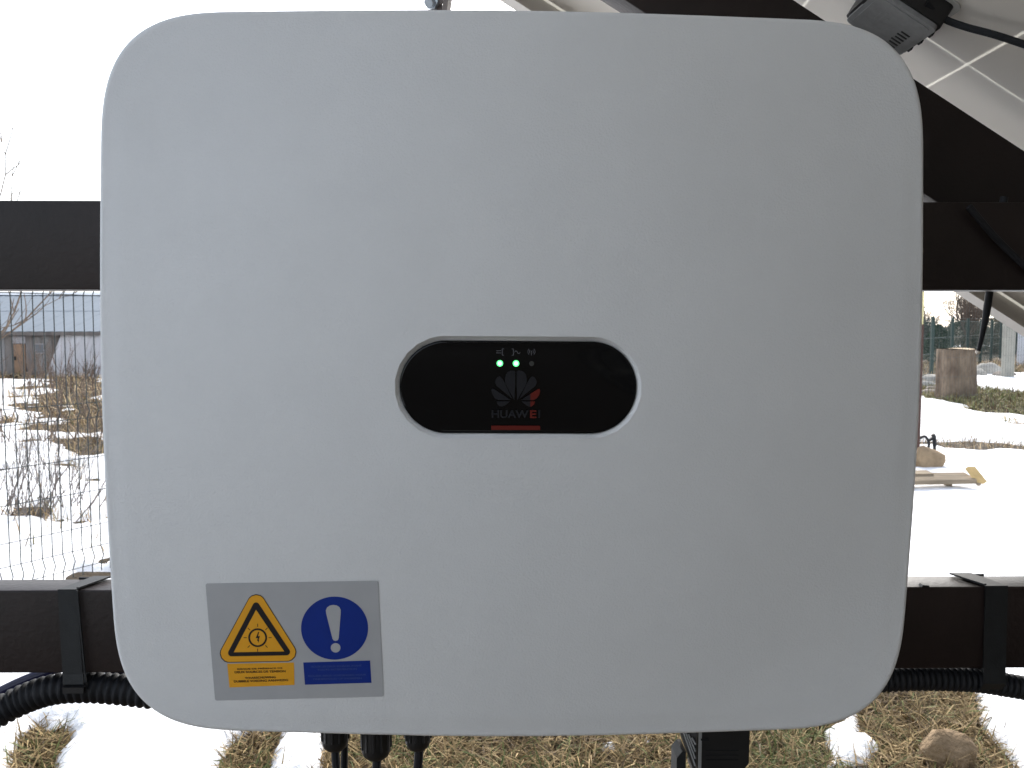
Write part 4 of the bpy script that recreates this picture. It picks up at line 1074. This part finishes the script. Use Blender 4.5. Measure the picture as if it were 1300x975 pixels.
def pipes():
    a, c = G(1178.5, 584), G(1186.5, 583); Yp = c.y
    t = thing('black_pipe', a, 'bent black pipe with two legs standing in the snow near the rock', 'pipe'); b = MB()
    path, _ = smoothpath([Vector((a.x, Yp, -0.05)), P(1178.5, 570, Yp), P(1179, 561, Yp), P(1174, 554, Yp), P(1167, 557, Yp), P(1160, 561, Yp)], 24); b.tube(path, 0.013, 8); b.build('bent_leg', M['black_rubber'], t, True)
    b = MB(); path, _ = smoothpath([Vector((c.x, Yp, -0.05)), P(1186.5, 568, Yp), P(1186, 556, Yp), P(1184, 551, Yp)], 20); b.tube(path, [0.015] * 12 + [0.02] * 8, 8); b.build('straight_leg', M['black_rubber'], t, True)
    b = MB(); b.tube([P(1179, 559, Yp), P(1186, 556, Yp)], 0.014, 8); b.build('cross_joint', M['black_rubber'], t, True)
pipes()

M['stake_brown'] = mat('brown_stake', (0.075, 0.038, 0.03), 0.6, 0.4, var=0.15, vscale=10)
M['stake_yellow'] = mat('yellow_stake', (0.62, 0.55, 0.28), 0.6, 0.4)
def stake():
    g = G(1156, 590); Yk = g.y; x0, x1 = P(1153, 500, Yk).x, P(1165.5, 440, Yk).x
    x1 = P(1173.0, 412, Yk).x; zm = P(1160, 412, Yk).z; zt_ = 1.95
    t = thing('marker_post', (x0, Yk, 0), 'reddish brown post with yellow top just right of the inverter edge', 'post')
    MB().box((x0, Yk, -0.1), (x1, Yk + 0.06, zm)).build('lower_post', M['stake_brown'], t)
    MB().box((x0 + 0.004, Yk + 0.004, zm), (x1 - 0.004, Yk + 0.056, zt_)).build('upper_post', M['stake_yellow'], t)
    return x1, Yk
sx1, sYk = stake()
M['pale_wire'] = mat('galvanised_wire', (0.075, 0.085, 0.08), 0.6, 0.4)
def yard_fence():
    p0 = Vector((sx1 + 0.03, sYk + 0.05, 0)); e = G(1310, 568); d = Vector((e.x - p0.x, e.y - p0.y, 0)); d.normalize(); L = 3.2
    t = thing('wire_fence', p0, 'thin pale wire mesh fence crossing the yard in front of the stump', 'fence')
    b = MB(); b.tube([p0 + Vector((0, 0, z)) for z in (0.02, 0.7, 1.3, 2.0)], 0.0010, 4); first = b.build('vertical_wire', M['pale_wire'], t)
    for k in range(1, int(L / 0.05)):
        o = link('vertical_wire', first.data, t); o.location = d * (0.05 * k)
    for k in range(11):
        z = 0.05 + 0.19 * k; MB().tube([p0 + Vector((0, 0, z)), p0 + d * L + Vector((0, 0, z))], 0.0010, 4).build('horizontal_wire', M['pale_wire'], t)
yard_fence()
M['green_post'] = mat('green_fence_post', (0.010, 0.036, 0.030), 0.5, 0.5, var=0.1, vscale=10)
def green_fence():
    p0 = G(1182, 479); d = Vector((1.9, 2.6, 0)); d.normalize(); p0.z = 0; st = math.hypot(1.9, 2.6)
    t = thing('panel_fence', p0, 'green panel fence with square posts receding behind the stump', 'fence')
    for k in range(-1, 9):
        c = p0 + d * (st * k); MB().obox(c + Vector((-0.035, -0.03, -0.1)), (0.07, 0, 0), (0, 0.06, 0), (0, 0, 1.66)).build('fence_post', M['green_post'], t)
    b = MB()
    for k in range(-1, 8):
        for j in range(24):
            c = p0 + d * (st * (k + (j + 0.5) / 24)); b.obox(c + Vector((-0.0025, -0.003, 0.06)), (0.005, 0, 0), (0, 0.006, 0), (0, 0, 1.44))
        for z in (0.1, 0.6, 1.0, 1.46):
            a = p0 + d * (st * k + 0.03) + Vector((0, 0, z)); b.obox(a, d * (st - 0.06), (0, 0.012, 0), (0, 0, 0.015))
    tag(b.build('mesh_panel', M['green_post'], t), kind='stuff')
green_fence()
M['concrete'] = mat('concrete', (0.33, 0.32, 0.28), 0.85, 0.2, var=0.12, vscale=4, bump=0.3, bscale=30)
q = G(1282, 481); b = MB(); b.obox((q.x - 0.11, q.y, -0.1), (0.22, 0, 0), (0, 0.22, 0), (0, 0, 2.3))
o = fix_normals(b.build('concrete_post', M['concrete'])); tag(o, 'pale grey concrete post behind the boulders near the right edge', 'post')
bv = o.modifiers.new('bevel', 'BEVEL'); bv.width = 0.015; bv.segments = 2
M['white_wall'] = mat('white_render', (0.75, 0.77, 0.82), 0.7, 0.3, var=0.03, vscale=2)
def white_hut():
    Yw = 26.0; x0 = P(1291, 450, Yw + 2.4).x; z0 = P(1290, 468, Yw).z
    t = thing('white_hut', (x0 + 1.5, Yw + 1, 0), 'white walled hut on a grey base cut by the right edge', 'hut')
    MB().box((x0, Yw, z0), (x0 + 3.2, Yw + 2.4, 2.1)).build('wall', M['white_wall'], t)
    MB().box((x0 + 0.02, Yw + 0.02, -0.1), (x0 + 3.18, Yw + 2.38, z0 - 0.002)).build('plinth', M['concrete'], t)
    b = MB(); b.prism([(x0 - 0.15, Yw - 0.15, 2.102), (x0 - 0.15, Yw + 2.55, 2.102), (x0 - 0.15, Yw + 2.55, 2.2), (x0 - 0.15, Yw + 1.2, 2.75), (x0 - 0.15, Yw - 0.15, 2.2)], (3.5, 0, 0)); fix_normals(b.build('roof', M['roof_blue'], t))
    MB().box((x0 + 1.1, Yw - 0.03, z0), (x0 + 1.9, Yw - 0.002, 1.8)).build('door', M['pale_frame'], t)
white_hut()
# far trees behind the green fence
M['evergreen'] = mat('evergreen_leaf', (0.035, 0.06, 0.028), 0.7, 0.2, attr='tint', var=0.25, vscale=3)
def leafy(label, base, h, r_, seed, n=2600, m='evergreen', group=None, cols=((0.03, 0.055, 0.025), (0.045, 0.075, 0.035), (0.02, 0.04, 0.02)), cone=0.6):
    rg = np.random.default_rng(seed); t = thing('evergreen_shrub', (base.x, base.y, 0), label, 'shrub', group)
    MB().tube([(base.x, base.y, -0.1), (base.x, base.y, h * 0.7)], [r_ * 0.10, r_ * 0.03], 7).build('trunk', M['twig'], t, True)
    u = rg.random(n); z = h * (0.06 + 0.94 * u); th = rg.random(n) * 2 * np.pi
    lob = 1 + 0.28 * np.sin(th * 3 + seed) + 0.2 * np.sin(th * 5 + z * 6)
    prof = np.minimum(1, u * 5 + 0.4) * (1 - cone * u) * np.sqrt(np.maximum(0.02, 1 - u ** 4)); rr = r_ * prof * lob * np.sqrt(rg.random(n) * 0.7 + 0.3)
    c = np.stack([base.x + rr * np.cos(th), base.y + rr * np.sin(th), z], -1)
    A_ = rg.normal(size=(n, 3)); A_ /= np.linalg.norm(A_, axis=1)[:, None]; B_2 = np.cross(A_, rg.normal(size=(n, 3))); B_2 /= np.linalg.norm(B_2, axis=1)[:, None]
    s_ = (h * 0.035 * rg.uniform(0.6, 1.4, n))[:, None]
    v = np.stack([c - A_ * s_, c + B_2 * s_ * 0.45, c + A_ * s_, c - B_2 * s_ * 0.45], 1).reshape(-1, 3); i = np.arange(n) * 4
    me = bpy.data.meshes.new('foliage'); me.from_pydata(v.tolist(), [], np.stack([i, i + 1, i + 2, i + 3], -1).tolist()); me.update()
    ca = np.ones((n, 4, 4)); ca[:, :, :3] = (np.array(cols)[rg.integers(0, len(cols), n)] * rg.uniform(0.7, 1.4, (n, 1)))[:, None, :]
    a = me.color_attributes.new('tint', 'FLOAT_COLOR', 'POINT'); a.data.foreach_set('color', ca.ravel()); me.materials.append(M[m]); link('foliage', me, t)
q = G(1190, 462); leafy('dark green conifer shrub behind the first green fence posts', q, P(1190, 412, q.y).z, 0.62, 4)
for k, (px_, py_, top, rr, cols) in enumerate([(1222, 447, 408, 1.4, ((0.06, 0.075, 0.05), (0.08, 0.085, 0.06), (0.05, 0.06, 0.045))), (1262, 448, 404, 1.6, ((0.085, 0.075, 0.05), (0.07, 0.07, 0.05), (0.11, 0.095, 0.065))), (1170, 446, 408, 1.3, ((0.08, 0.09, 0.075), (0.10, 0.10, 0.085), (0.06, 0.07, 0.06))), (1300, 446, 402, 1.8, ((0.07, 0.075, 0.05), (0.085, 0.08, 0.06), (0.05, 0.055, 0.04)))]):
    q = G(px_, py_); leafy(['grey green bush behind the fence above the stump', 'olive brown bush behind the fence below the panel edge', 'pale grey green bush behind the fence beside the marker post', 'olive bush behind the white hut'][k], q, P(px_, top, q.y).z, rr, 40 + k, 5200, cols=[tuple(1.9 * v for v in c) for c in cols], cone=0.25)  # leaf colours lightened to stand in for distance haze
far_l = ['bare reddish tree above the green fence left of the hanging cable', 'bare tree right of the marker post, faint against the sky', 'bare brown tree behind the panel edge', 'bare tree beyond the concrete post', 'small bare tree behind the hanging cable']
for k, (px_, top, m_) in enumerate([(1228, 366, 'twig'), (1174, 372, 'twig_grey'), (1262, 352, 'twig'), (1288, 360, 'twig_grey'), (1243, 384, 'twig')]):
    q = G(px_, 449); bare_tree('bare_tree', far_l[k], (q.x, q.y + k * 1.3, 0), P(px_, top, q.y).z * 0.95, 0.11, 60 + k, 5, 0.75, m_, group='bare trees beyond the green fence', kids=(3, 4))
